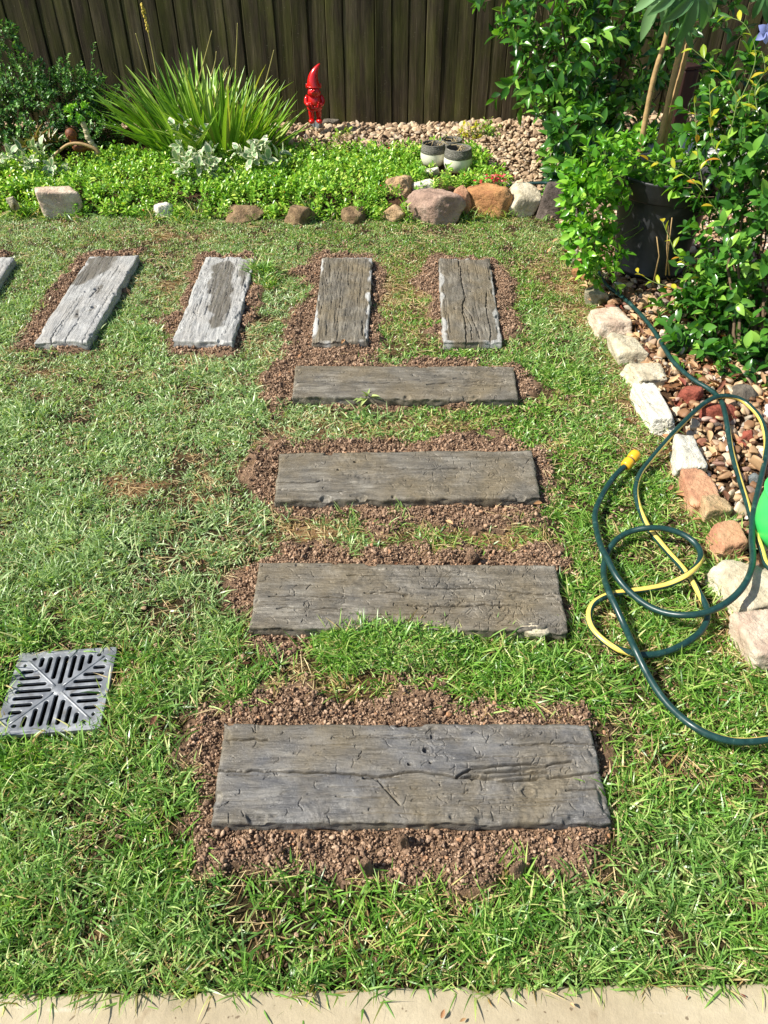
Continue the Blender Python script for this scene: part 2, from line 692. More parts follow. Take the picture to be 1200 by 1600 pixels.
def thin_amount(x, y):
    xx, yy = wob(np.asarray(x, float), np.asarray(y, float), 0.05)
    s = np.zeros(np.shape(xx))
    for p, w in THIN:
        s = np.maximum(s, w * smooth((sdist(xx, yy, p) + 0.02) / 0.08))
    n = fbm2(xx * 5.5, yy * 5.5, 3, 31)
    return np.clip(s + 0.55 * smooth((n - 0.55) / 0.5), 0, 1)


def bed_amount(x, y):
    return sdist(np.asarray(x, float), np.asarray(y, float), BED)


def clump_amount(x, y):
    return np.clip(1 - ((x - CLUMP_C.x) / CLUMP_R[0]) ** 2 - ((y - CLUMP_C.y) / CLUMP_R[1]) ** 2, 0, 1)


def bed_z(x, y, sd):
    z = (0.012 + 0.05 * smooth((y - 3.6) / 0.7)) * smooth(sd / 0.16)
    return z + 0.075 * smooth((y - 4.6) / 1.1) * smooth((x - 0.1) / 1.8) * (sd > 0)


def ground_z(x, y):
    x, y = np.asarray(x, float), np.asarray(y, float)
    z = 0.006 * fbm2(x * 2.2, y * 2.2, 3, 3) - 0.004
    s = soil_amount(x, y)
    z = z + s * (0.010 + 0.010 * fbm2(x * 13, y * 13, 3, 21) + 0.007 * fbm2(x * 45, y * 45, 2, 22))
    z = z + bed_z(x, y, bed_amount(x, y))
    z = z + 0.036 * clump_amount(x, y) ** 0.7
    z = np.where(y < path_y(x), -0.09, z)
    for q in QP.values():
        z = np.where(sdist(x, y, q) > 0.012, -0.03, z)
    z = np.where(in_grate(x, y, 0.012), -0.17, z)
    return z


# ------------------------------------------------------------------ the ground
def axis(lo, hi, step, far):
    a = list(np.arange(lo, hi, step))
    e, s, l, r = [], step, lo, hi
    left = []
    while l > -far:
        s *= 1.35
        l -= s
        left.append(l)
    s, right = step, [hi]
    while r < far:
        s *= 1.35
        r += s
        right.append(r)
    return np.array(left[::-1] + a + right)


gx = axis(-2.5, 2.3, 0.0125, 90)
gy = np.unique(np.round(np.r_[axis(0.35, 4.0, 0.0125, 90)], 5))
X, Y = np.meshgrid(gx, gy)
near = (np.abs(X) < 8) & (Y > -2) & (Y < 9)
Zg = np.full(X.shape, -0.02)
Zg[near] = ground_z(X[near], Y[near])
nx, ny = len(gx), len(gy)
i0 = (np.arange(ny - 1)[:, None] * nx + np.arange(nx - 1)[None]).ravel()
Fg = np.stack([i0, i0 + 1, i0 + nx + 1, i0 + nx], 1)
soil_v = np.zeros(X.shape)
soil_v[near] = soil_amount(X[near], Y[near])
bed_v = smooth(bed_amount(X, Y) / 0.05)
dryv = np.zeros(X.shape)
dryv[near] = thin_amount(X[near], Y[near])

t = NT("earth")
v = t.coords()
n1 = t.noise(v, 7, 6, 0.65)
n2 = t.noise(v, 90, 5, 0.7)
n3 = t.noise(v, 26, 5, 0.6)
c_soil = t.ramp(n3, [(0.3, srgb(104, 83, 66)), (0.5, srgb(144, 116, 92)), (0.72, srgb(172, 141, 113))])
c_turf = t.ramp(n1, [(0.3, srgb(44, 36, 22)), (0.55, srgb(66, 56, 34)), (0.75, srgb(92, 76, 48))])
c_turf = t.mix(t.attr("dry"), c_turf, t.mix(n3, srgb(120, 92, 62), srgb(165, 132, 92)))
c_bed = t.ramp(n1, [(0.3, srgb(58, 42, 30)), (0.7, srgb(98, 74, 54))])
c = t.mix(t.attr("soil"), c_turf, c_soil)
c = t.mix(t.attr("bed"), c, c_bed)
c = t.mix(0.6, c, t.ramp(n2, [(0.3, g_(0.55)), (0.7, g_(1.35))]), 'MULTIPLY')
nrm = t.bump(n3, 0.7, 0.03)
nrm = t.bump(n2, 1.0, 0.016, nrm)
M_EARTH = t.fin(c, 0.95, nrm, 0.15)
ground = link("ground", mesh("ground", np.c_[X.ravel(), Y.ravel(), Zg.ravel()], Fg, [M_EARTH], None, True,
                             {"soil": ('POINT', soil_v.ravel()), "bed": ('POINT', bed_v.ravel()), "dry": ('POINT', dryv.ravel())}))
tag(ground, "brown garden earth under the lawn, bare around the grey timbers", "ground", kind="structure")

# ------------------------------------------------------------------ the concrete path at the bottom
t = NT("path_concrete")
v = t.coords()
n1, n2, n3 = t.noise(v, 3.5, 6, 0.6), t.noise(v, 75, 6, 0.7), t.noise(v, 240, 3, 0.6)
c = t.ramp(n1, [(0.3, srgb(156, 142, 116)), (0.55, srgb(174, 161, 134)), (0.75, srgb(186, 174, 148))])
c = t.mix(0.5, c, t.ramp(n2, [(0.3, g_(0.8)), (0.7, g_(1.12))]), 'MULTIPLY')
st = t.ramp(t.noise(v, 16, 3, 0.5), [(0.66, g_(0)), (0.74, g_(1))])
c = t.mix(t.math('MULTIPLY', st, 0.45), c, srgb(118, 96, 70))
sp = t.ramp(t.noise(v, 85, 2, 0.4), [(0.71, g_(0)), (0.75, g_(1))])
c = t.mix(t.math('MULTIPLY', sp, 0.7), c, srgb(84, 66, 48))
wp = t.ramp(t.noise(t.coords((3, 16, 1)), 1.6, 3, 0.5), [(0.64, g_(0)), (0.7, g_(1))])
c = t.mix(t.math('MULTIPLY', wp, 0.35), c, srgb(228, 222, 208))
nrm = t.bump(n2, 0.35, 0.004)
nrm = t.bump(n3, 0.3, 0.0015, nrm)
M_PATH = t.fin(c, 0.9, nrm, 0.25)
xs = np.linspace(-4, 4, 1400)
prof = [(0.0, -0.1), (0.0, -0.008), (-0.0015, -0.002), (-0.006, 0.003), (-0.014, 0.006), (-0.05, 0.0075), (-0.2, 0.008), (-1.2, 0.01), (-4.0, 0.01)]
rows = []
for j, (dy, z) in enumerate(prof):
    e = (0.0025 * fbm2(xs * 30, 0 * xs, 3, 41) + 0.0012 * noise2(xs * 160, 0 * xs, 43)) * (1 if j < 5 else 0)
    chip = 0.004 * smooth((fbm2(xs * 12, 0 * xs + 5, 3, 44) - 0.7) / 0.3) * (1 if j < 4 else 0)
    rows.append(np.c_[xs, path_y(xs) + dy - e * 0.6 - chip, np.full_like(xs, z) - (chip if j > 1 else 0)])
Vp = np.concatenate(rows)
nxp = len(xs)
i0 = (np.arange(len(prof) - 1)[:, None] * nxp + np.arange(nxp - 1)[None]).ravel()
path = link("path", mesh("path", Vp, np.stack([i0, i0 + nxp, i0 + nxp + 1, i0 + 1], 1)[:, ::-1], [M_PATH]))
tag(path, "pale beige concrete path along the bottom edge of the lawn", "path", kind="structure")

# pale slab at the back right, behind the potted plant
t = NT("slab_concrete")
v = t.coords()
c = t.ramp(t.noise(v, 12, 6, 0.6), [(0.3, srgb(196, 192, 182)), (0.7, srgb(222, 219, 210))])
M_SLAB = t.fin(c, 0.85, t.bump(t.noise(v, 60, 4), 0.3, 0.004), 0.3)
m = MB()
m.box((2.75, 4.86, 0.06), (2.5, 0.56, 0.16), 0, R(-1))
slab = bevel(m.build("concrete_slab", M_SLAB, None, False), 0.008)
tag(slab, "pale concrete slab behind the potted plant at the back", "slab", kind="structure")

# ------------------------------------------------------------------ the paling fence
def paling_mat():
    t = NT("weathered_paling")
    v = t.coords((1, 1, 0.055))
    rnd = t.n("ObjectInfo").outputs["Random"]
    off = t.n("CombineXYZ", X=t.math('MULTIPLY', rnd, 37.0), Y=t.math('MULTIPLY', rnd, 11.0), Z=0.0)
    vv = t.n("VectorMath", {"operation": 'ADD'}, _0=v, _1=off).outputs[0]
    n1, n2 = t.noise(vv, 28, 6, 0.65, 0.3), t.noise(vv, 160, 4, 0.6)
    c = t.ramp(n1, [(0.28, srgb(44, 37, 27)), (0.5, srgb(76, 66, 50)), (0.7, srgb(108, 97, 76))])
    c = t.mix(0.75, c, t.ramp(n2, [(0.3, g_(0.45)), (0.72, g_(1.3))]), 'MULTIPLY')
    vb = t.n("VectorMath", {"operation": 'ADD'}, _0=t.coords((1, 1, 0.3)), _1=off).outputs[0]
    moss = t.ramp(t.noise(vb, 11, 5, 0.6), [(0.38, g_(0)), (0.62, g_(1))])
    c = t.mix(t.math('MULTIPLY', moss, 0.65), c, t.mix(n2, srgb(50, 54, 20), srgb(92, 92, 40)))
    dk = t.ramp(t.noise(vb, 5, 4, 0.6), [(0.42, g_(0.42)), (0.62, g_(1.1))])
    c = t.mix(0.6, c, dk, 'MULTIPLY')
    c = t.mix(t.ramp(t.noise(t.coords(), 130, 2, 0.4), [(0.71, g_(0)), (0.76, g_(0.45))]), c, srgb(150, 145, 120))
    c = t.mix(1.0, c, t.ramp(rnd, [(0, g_(0.85)), (0.5, g_(1.06)), (0.93, g_(1.28)), (1, g_(2.0))]), 'MULTIPLY')
    nrm = t.bump(n1, 0.55, 0.006)
    nrm = t.bump(n2, 0.5, 0.002, nrm)
    return t.fin(c, 0.88, nrm, 0.2)


M_PALING = paling_mat()
fence = thing("paling_fence", "tall dark weathered paling fence closing the back of the garden", "fence", (0, FENCE_Y, 0))
PW, PH, PITCH_P = 0.1005, 1.85, 0.1
pal = []
for k in range(8):
    w = PW * random.uniform(0.95, 0.995)
    zs = np.linspace(0, 1, 13)
    V, F = [], []
    ph = random.uniform(0, 9)
    cup = random.uniform(-0.003, 0.004)
    for i, z in enumerate(zs):
        bow = 0.004 * math.sin(z * 3 + ph)
        for yy, s in ((-0.008, 1), (0.008, 1)):
            for u in (-1, -0.93, 0, 0.93, 1):
                e = 0.0014 * math.sin(z * 31 + ph + u)
                r = 0.0025 if abs(u) == 1 and yy < 0 else 0
                V.append((u * w / 2 + bow + (e if abs(u) > 0.9 else 0), yy + r + cup * (1 - u * u), z * PH))
    nr = 10
    for i in range(len(zs) - 1):
        for a in range(4):
            b = i * nr + a
            F.append((b, b + 1, b + nr + 1, b + nr))
            b += 5
            F.append((b + 1, b, b + nr, b + nr + 1))
        b = i * nr
        F.append((b + 5, b, b + nr, b + nr + 5))
        F.append((b + 4, b + 9, b + nr + 9, b + nr + 4))
    b = (len(zs) - 1) * nr
    F += [(b + a, b + a + 1, b + a + 6, b + a + 5) for a in range(4)]
    pal.append(mesh("paling", V, F, [M_PALING], None, False))
nP = 96
for i in range(nP):
    o = link("paling", pal[random.randrange(8)], fence)
    x = (i - nP / 2) * PITCH_P
    o.location = (x + random.uniform(-.002, .002), random.uniform(-0.001, 0.0025), random.uniform(-0.035, -0.005) + (0.07 if x > 1.2 else 0))
    o.rotation_euler = (random.uniform(-0.006, 0.006), random.uniform(-0.007, 0.007), -abs(random.gauss(0.006, 0.016)))
m = MB()
m.box((0, 0.032, 0.02), (nP * PITCH_P, 0.03, 0.2))
kb = m.build("plinth_board", M_PALING, fence, False)
m = MB()
m.box((0, 0.0125, 0.95), (nP * PITCH_P, 0.004, 1.7))  # unseen sheet added to stop light coming through the paling gaps
m.build("gap_light_block", M_PALING, fence, False)
for z in (0.42, 1.5):
    m = MB()
    m.box((0, 0.043, z), (nP * PITCH_P, 0.05, 0.075))
    m.build("rail", M_PALING, fence, False)
for k in range(5):
    m = MB()
    m.box((-4.6 + k * 2.4, 0.135, 0.85), (0.1, 0.09, 1.95))
    m.build("post", M_PALING, fence, False)

# ------------------------------------------------------------------ the nine timber-look sleepers
def sleeper_mat(name, dark, mid, light, wet_col, warm):
    t = NT(name)
    v = t.coords((1, 5, 1))
    v2 = t.coords()
    n1 = t.noise(v, 9, 7, 0.62, 0.5)
    n2 = t.noise(v, 70, 5, 0.65)
    n3 = t.noise(v2, 5.5, 5, 0.6)
    n4 = t.noise(v2, 170, 4, 0.65)
    c = t.ramp(n1, [(0.3, dark), (0.5, mid), (0.72, light)])
    c = t.mix(t.ramp(n3, [(0.42, g_(0)), (0.65, g_(0.75))]), c, warm)
    c = t.mix(0.45, c, t.ramp(n2, [(0.3, g_(0.72)), (0.7, g_(1.2))]), 'MULTIPLY')
    c = t.mix(0.4, c, t.ramp(n4, [(0.3, g_(0.7)), (0.7, g_(1.25))]), 'MULTIPLY')
    fl = t.ramp(t.noise(v2, 24, 5, 0.6), [(0.64, g_(0)), (0.72, g_(0.6))])
    c = t.mix(t.math('MULTIPLY', fl, 0.55), c, light)
    w = t.attr("wet")
    c = t.mix(w, c, t.mix(n2, wet_col, t.mix(0.5, wet_col, dark)))
    pl = t.attr("pale")
    c = t.mix(pl, c, t.mix(n4, srgb(150, 149, 144), srgb(192, 191, 186)))
    rough = t.math('SUBTRACT', t.ramp(n3, [(0.35, g_(0.36)), (0.65, g_(0.6))]), t.math('MULTIPLY', w, 0.1))
    # fine checks along the grain and a worm-eaten skin
    ck = t.noise(t.coords((1, 14, 1)), 16, 4, 0.6, 0.8)
    ck = t.ramp(t.math('ABSOLUTE', t.math('SUBTRACT', ck, 0.5)), [(0.0, g_(0)), (0.03, g_(1))])
    mk = t.ramp(t.noise(v2, 13, 3, 0.5), [(0.45, g_(1)), (0.6, g_(0))])
    ck = t.mix(mk, ck, g_(1))
    wm = t.noise(v2, 62, 3, 0.6, 1.6)
    wm = t.ramp(t.math('ABSOLUTE', t.math('SUBTRACT', wm, 0.5)), [(0.0, g_(0)), (0.045, g_(1))])
    nrm = t.bump(n2, 0.35, 0.003)
    nrm = t.bump(ck, 0.55, 0.004, nrm)
    nrm = t.bump(wm, 0.38, 0.0022, nrm)
    nrm = t.bump(n4, 0.3, 0.0016, nrm)
    return t.fin(c, rough, nrm, 0.45)


M_SL_DARK = sleeper_mat("grey_brown_sleeper", srgb(72, 72, 74), srgb(104, 102, 99), srgb(136, 132, 124), srgb(76, 70, 58), srgb(116, 104, 80))
M_SL_MID = sleeper_mat("brown_grey_sleeper", srgb(76, 73, 67), srgb(110, 104, 93), srgb(144, 138, 125), srgb(82, 74, 60), srgb(116, 103, 78))
M_SL_PALE = sleeper_mat("pale_grey_sleeper", srgb(142, 142, 140), srgb(168, 167, 163), srgb(194, 193, 188), srgb(92, 83, 68), srgb(158, 154, 146))


def seg_carve(U, Vv, Z, pts, width, depth, L, W, wn=0.0):
    """Carves a groove along a polyline (metres in the board's own plane)."""
    for (a, b) in zip(pts[:-1], pts[1:]):
        lo, hi = np.minimum(a, b) - width * 4, np.maximum(a, b) + width * 4
        i0, i1 = np.searchsorted(U, lo[0]), np.searchsorted(U, hi[0])
        j0, j1 = np.searchsorted(Vv, lo[1]), np.searchsorted(Vv, hi[1])
        if i1 <= i0 or j1 <= j0:
            continue
        x, y = np.meshgrid(U[i0:i1], Vv[j0:j1])
        e = b - a
        tt = np.clip(((x - a[0]) * e[0] + (y - a[1]) * e[1]) / (e @ e + 1e-12), 0, 1)
        d = np.hypot(x - a[0] - tt * e[0], y - a[1] - tt * e[1])
        Z[j0:j1, i0:i1] = np.maximum(Z[j0:j1, i0:i1], depth * np.exp(-(d / width) ** 2))


def sleeper(key, label, mat_, step, seed, cracks=(), knots=(), worms=80, worm_right=0.5, grain=1.0, wet=(), pale_edge=0.0, splinter=None, chips=1.0, thick=0.07, longcracks=0):
    rg = np.random.default_rng(seed)
    q = [np.array(p) for p in QUADS[key]]
    ctr = sum(q) / 4
    ax = ((q[1] - q[0]) + (q[2] - q[3]))[:2]
    ang = math.atan2(ax[1], ax[0])
    c, s = math.cos(-ang), math.sin(-ang)
    loc = [np.array([(p[0] - ctr[0]) * c - (p[1] - ctr[1]) * s, (p[0] - ctr[0]) * s + (p[1] - ctr[1]) * c]) for p in q]
    L = (np.linalg.norm(loc[1] - loc[0]) + np.linalg.norm(loc[2] - loc[3])) / 2
    W = (np.linalg.norm(loc[3] - loc[0]) + np.linalg.norm(loc[2] - loc[1])) / 2
    nu, nv = int(L / step) + 1, int(W / step) + 1
    u, v = np.linspace(0, 1, nu), np.linspace(0, 1, nv)
    U, Vm = u * L, v * W
    uu, vv = np.meshgrid(u, v)
    x, y = uu * L, vv * W
    Z = 0.0011 * grain * fbm2(x * 7, y * 55, 4, seed) + 0.0006 * grain * fbm2(x * 22, y * 190, 2, seed + 1) + 0.0018 * fbm2(x * 6, y * 9, 3, seed + 2)
    rgh = smooth((fbm2(x * 4, y * 6, 2, seed + 3) + 0.3 + (uu - 0.5)) / 0.8)
    Z += rgh * 0.0013 * fbm2(x * 60, y * 60, 3, seed + 4)
    GR = np.zeros_like(Z)             # depth of every groove
    # short worm tracks and dents
    for k in range(worms):
        a = np.array([L * (rg.uniform(0, 1) if rg.random() > worm_right else rg.uniform(0.5, 1)), rg.uniform(0.03, 0.97) * W])
        an = rg.uniform(0, 6.28)
        ln = rg.uniform(0.006, 0.026)
        pts = [a]
        for i in range(4):
            an += rg.normal(0, 0.45)
            pts.append(pts[-1] + ln / 4 * np.array([math.cos(an), math.sin(an)]))
        seg_carve(U, Vm, GR, pts, rg.uniform(0.00065, 0.0012), rg.uniform(0.002, 0.005), L, W)
    # fine splits along the grain
    for k in range(longcracks):
        a = np.array([rg.uniform(-0.02, 0.9) * L, rg.uniform(0.04, 0.96) * W])
        pts = [a]
        for i in range(rg.integers(3, 12)):
            pts.append(pts[-1] + np.array([rg.uniform(0.012, 0.03), rg.normal(0, 0.0013)]))
        seg_carve(U, Vm, GR, pts, rg.uniform(0.0007, 0.0012), rg.uniform(0.003, 0.008), L, W)
    for pl, wdt, dp in cracks:
        pts = []
        pl = np.array(pl, float) * np.array([L, W])
        for a, b in zip(pl[:-1], pl[1:]):
            n = max(2, int(np.linalg.norm(b - a) / 0.012))
            for i in range(n):
                pts.append(a + (b - a) * i / n + np.array([0, rg.normal(0, 0.0013)]))
        pts.append(pl[-1])
        seg_carve(U, Vm, GR, pts, wdt * 1.45, dp * 2.6, L, W)
    Z -= GR
    for ku, kv, kr, kd in knots:
        d = np.hypot(x - ku * L, (y - kv * W) * 1.15) + 0.002 * noise2(x * 150, y * 150, seed + 8)
        Z -= 1.7 * kd * smooth((kr - d) / (kr * 0.35))
        Z -= 0.0012 * np.exp(-((d - kr * 1.5) / 0.0025) ** 2)
    if splinter:
        a0, a1, b0, b1 = splinter
        k = smooth((uu - a0) / 0.06) * smooth((a1 - uu) / 0.12) * smooth((vv - b0) / 0.06) * smooth((b1 - vv) / 0.06)
        st = np.abs(((vv + 0.03 * np.sin(uu * 12) - 0.18 * (uu - a0) * (0.5 - (vv - b0) / (b1 - b0))) * 17 + 0.5 * fbm2(x * 9, y * 9, 2, seed + 12)) % 1 - 0.5) * 2
        Z -= k * 0.009 * smooth((st - 0.35) / 0.5)
    # edges: rounded, nibbled
    d = np.minimum(np.minimum(x, L - x), np.minimum(y, W - y))
    nz = fbm2(x * 13, y * 13, 3, seed + 5)
    Z -= 0.0035 * np.exp(-(d / (0.0028 + 0.003 * np.clip(nz, 0, 1))) ** 1.4)
    ch = smooth((fbm2(x * 20, y * 20, 3, seed + 6) - 0.42) / 0.35) * smooth((0.02 - d) / 0.012) * chips
    Z -= 0.009 * ch
    pale = np.clip(pale_edge * smooth((0.013 + 0.012 * nz - d) / 0.006), 0, 1) * smooth((fbm2(x * 8, y * 8, 3, seed + 7) + 0.55) / 0.5)
    wetv = np.zeros_like(uu)
    for (pl, amt) in wet:
        pp = [(a * L, b * W) for a, b in pl]
        xx, yy = x + 0.012 * fbm2(x * 18, y * 30, 3, seed + 9), y + 0.012 * fbm2(x * 18, y * 30, 3, seed + 10)
        wetv = np.maximum(wetv, amt * smooth((sdist(xx, yy, pp) + 0.007) / 0.016) * np.clip(1.0 + 0.28 * fbm2(x * 8, y * 90, 3, seed + 11), 0.65, 1.05))
    # outline wobble
    ex = 0.002 * fbm2(y * 22, x * 0 + 3, 3, seed + 13)
    ey = 0.0018 * fbm2(x * 22, y * 0 + 7, 3, seed + 14)
    bx = (1 - uu) * (1 - vv) * loc[0][0] + uu * (1 - vv) * loc[1][0] + uu * vv * loc[2][0] + (1 - uu) * vv * loc[3][0]
    by = (1 - uu) * (1 - vv) * loc[0][1] + uu * (1 - vv) * loc[1][1] + uu * vv * loc[2][1] + (1 - uu) * vv * loc[3][1]
    bx = bx + ex * np.where(x < 0.02, 1 - x / 0.02, 0) + ex * np.where(L - x < 0.02, 1 - (L - x) / 0.02, 0)
    by = by + ey * np.where(y < 0.02, 1 - y / 0.02, 0) + ey * np.where(W - y < 0.02, 1 - (W - y) / 0.02, 0)
    V = np.c_[bx.ravel(), by.ravel(), Z.ravel()]
    i0 = (np.arange(nv - 1)[:, None] * nu + np.arange(nu - 1)[None]).ravel()
    F = np.stack([i0, i0 + 1, i0 + nu + 1, i0 + nu], 1)
    ring = np.r_[np.arange(nu), np.arange(1, nv) * nu + nu - 1, (nv - 1) * nu + np.arange(nu - 2, -1, -1), np.arange(nv - 2, 0, -1) * nu]
    nr = len(ring)
    rv = V[ring].copy()
    nrm = np.zeros((nr, 2))
    tang = np.roll(rv[:, :2], -1, 0) - np.roll(rv[:, :2], 1, 0)
    nrm = np.c_[tang[:, 1], -tang[:, 0]] / (np.linalg.norm(tang, axis=1)[:, None] + 1e-9)
    Vs, Fs, base, prev = [V], [F], len(V), ring
    arc = np.cumsum(np.linalg.norm(np.roll(rv[:, :2], -1, 0) - rv[:, :2], axis=1))
    for j, z in enumerate((-0.010, -0.017, -0.026, -0.036, -thick)):
        off = 0.003 * (j > 0) + 0.0035 * fbm2(arc * 30, arc * 0 + j * 4.3, 3, seed + 15) - (0.004 if j in (1, 3) else 0)
        w = rv.copy()
        w[:, :2] += nrm * off[:, None]
        w[:, 2] = np.minimum(z + 0.0015 * noise2(arc * 60, arc * 0 + j, seed + 16), rv[:, 2] - 0.003 * (j + 1))
        Vs.append(w)
        cur = base + np.arange(nr)
        Fs.append(np.stack([prev, cur, np.roll(cur, -1), np.roll(prev, -1)], 1))
        base += nr
        prev = cur
    V2, F2 = np.concatenate(Vs), np.concatenate(Fs)
    pad = lambda a: np.r_[a.ravel(), np.tile(a.ravel()[ring], 5)]
    o = link("sleeper", mesh("sleeper", V2, F2, [mat_], None, True, {"wet": ('POINT', pad(wetv)), "pale": ('POINT', pad(pale))}))
    o.location = ctr
    o.rotation_euler = (0, 0, ang)
    return tag(o, label, "stepping stone", "timber sleepers laid as stepping stones in the lawn")


sleeper("A", "largest grey sleeper nearest the concrete path, with one long crack along its middle", M_SL_DARK, 0.0012, 101,
        cracks=[([(-0.01, .49), (.12, .5), (.26, .48), (.42, .45), (.52, .49), (.62, .43), (.68, .44)], .0014, .007), ([(0.38, .42), (.47, .44)], .0014, .006),
                ([(0.62, .43), (.66, .5), (.74, .55), (.86, .56), (.93, .6)], .0014, .006), ([(.66, .41), (.74, .40), (.83, .41)], .0016, .006), ([(.7, .48), (.8, .50), (.86, .49)], .0016, .006),
                ([(.86, .42), (.92, .45), (1.01, .49)], .0014, .006), ([(0, .83), (.12, .82)], .0013, .006), ([(.3, .84), (.5, .85), (.66, .82)], .0009, .003),
                ([(.78, .76), (.9, .79), (1.01, .79)], .0011, .004), ([(.9, .3), (1.01, .32)], .0011, .004), ([(.41, .43), (.44, .3), (.47, .16)], .0012, .003)],
        knots=[(.548, .71, .0095, .006), (.565, .86, .006, .004), (.5, .56, .0055, .007), (.8, .28, .014, .0035), (.555, .58, .004, .006)], worms=190, worm_right=.45,
        splinter=(.63, .93, .36, .62), grain=.8, longcracks=26)
sleeper("B", "grey sleeper with fine worm tracks, its front edge overgrown by a turf clump", M_SL_MID, 0.0012, 202,
        cracks=[([(.08, .28), (.2, .27), (.32, .28)], .0011, .005), ([(.05, .45), (.2, .46), (.3, .44)], .0011, .004), ([(.36, .52), (.46, .53), (.5, .5)], .0014, .006),
                ([(.5, .34), (.62, .33), (.75, .36), (.86, .35)], .0014, .006), ([(.55, .6), (.75, .61), (.98, .5)], .0013, .005), ([(.3, .8), (.5, .79), (.7, .8)], .001, .004)],
        knots=[(.49, .48, .006, .005), (.53, .3, .006, .005), (.8, .32, .008, .004)], worms=330, worm_right=.6, grain=1.1, longcracks=36, thick=.075)
sleeper("C", "third sleeper from the path, brownish grey with two small knot holes", M_SL_MID, 0.0015, 303,
        cracks=[([(0, .35), (.1, .34), (.2, .38)], .0014, .005), ([(.4, .66), (.5, .62), (.6, .6), (.7, .62)], .0012, .005), ([(.0, .2), (.3, .12)], .0012, .005)],
        knots=[(.3, .78, .008, .007), (.5, .36, .006, .006), (.235, .62, .006, .005)], worms=170, worm_right=.5, grain=1.0, longcracks=18, chips=1.3)
sleeper("D", "slimmest crosswise sleeper, farthest from the path, below the four lengthwise ones", M_SL_MID, 0.0015, 404,
        cracks=[([(.02, .45), (.2, .48), (.35, .42), (.5, .45)], .0014, .006), ([(.6, .4), (.7, .47), (.8, .5), (.95, .48)], .0016, .007), ([(.7, .35), (.85, .38), (.95, .36)], .0014, .006), ([(.72, .6), (.95, .56)], .0013, .005)],
        knots=[(.54, .68, .0065, .007), (.48, .55, .004, .005), (.565, .55, .004, .006)], worms=120, worm_right=.4, splinter=(.68, .97, .3, .62), longcracks=26, thick=.065)
sleeper("E", "dark lengthwise sleeper with pale chipped edges, third of the four pointing at the fence", M_SL_MID, 0.0022, 505, worms=30, grain=1.9, longcracks=75, pale_edge=1.0,
        cracks=[([(.05, .1), (.2, .12)], .0011, .006)])
sleeper("F", "rightmost lengthwise sleeper with a long wavy split and small dark knots", M_SL_MID, 0.0022, 606, worms=70, grain=1.2, longcracks=34, pale_edge=.75,
        cracks=[([(1.0, .62), (.86, .58), (.74, .6), (.6, .58), (.5, .55), (.4, .62), (.3, .63), (.18, .6), (.0, .62)], .0012, .008), ([(.4, .62), (.3, .5), (.15, .42), (.03, .38)], .0011, .006), ([(.3, .6), (.15, .5), (.02, .52)], .0010, .006), ([(.55, .15), (.35, .2), (.1, .17), (0, .2)], .0013, .005)],
        knots=[(.56, .43, .006, .007), (.6, .26, .007, .007), (.35, .76, .005, .006)])
WET_G = [([(.12, .42), (.16, .24), (.3, .2), (.5, .22), (.7, .3), (.86, .36), (.94, .5), (.93, .74), (.85, .84), (.7, .74), (.55, .72), (.42, .6), (.34, .66), (.28, .5), (.2, .54)], .95), ([(.6, .08), (.95, .02), (.97, .2), (.75, .22)], .8)]
sleeper("G", "pale grey lengthwise sleeper with a big brown damp streak down its middle", M_SL_PALE, 0.0022, 707, worms=24, grain=1.8, longcracks=40, wet=WET_G, pale_edge=.8,
        knots=[(.07, .2, .008, .004), (.3, .8, .012, .004)])
WET_H = [([(.62, .78), (.62, .97), (.97, .97), (1.0, .5), (.93, .36), (.82, .42), (.74, .55)], .95), ([(.5, .42), (.6, .45), (.64, .4), (.56, .3), (.5, .33)], .9), ([(.24, .56), (.3, .6), (.33, .5), (.2, .44)], .8), ([(.3, .33), (.36, .33), (.37, .22), (.31, .22)], .9)]
sleeper("H", "pale lengthwise sleeper with two dark eye-like knots and a damp far corner", M_SL_PALE, 0.0022, 808, worms=16, grain=1.2, longcracks=26, wet=WET_H, pale_edge=.4,
        knots=[(.56, .45, .012, .006), (.53, .62, .01, .005), (.345, .28, .012, .006), (.27, .5, .01, .005)],
        cracks=[([(0, .42), (.08, .44), (.18, .4)], .0010, .008), ([(0, .7), (.1, .71), (.2, .68)], .0012, .007), ([(.46, .45), (.58, .41)], .0015, .006), ([(0, .1), (.3, .12), (.6, .11)], .0008, .003)])
sleeper("I", "pale sleeper cut off by the left edge of the photograph", M_SL_PALE, 0.004, 909, worms=10, grain=1.5, longcracks=20)

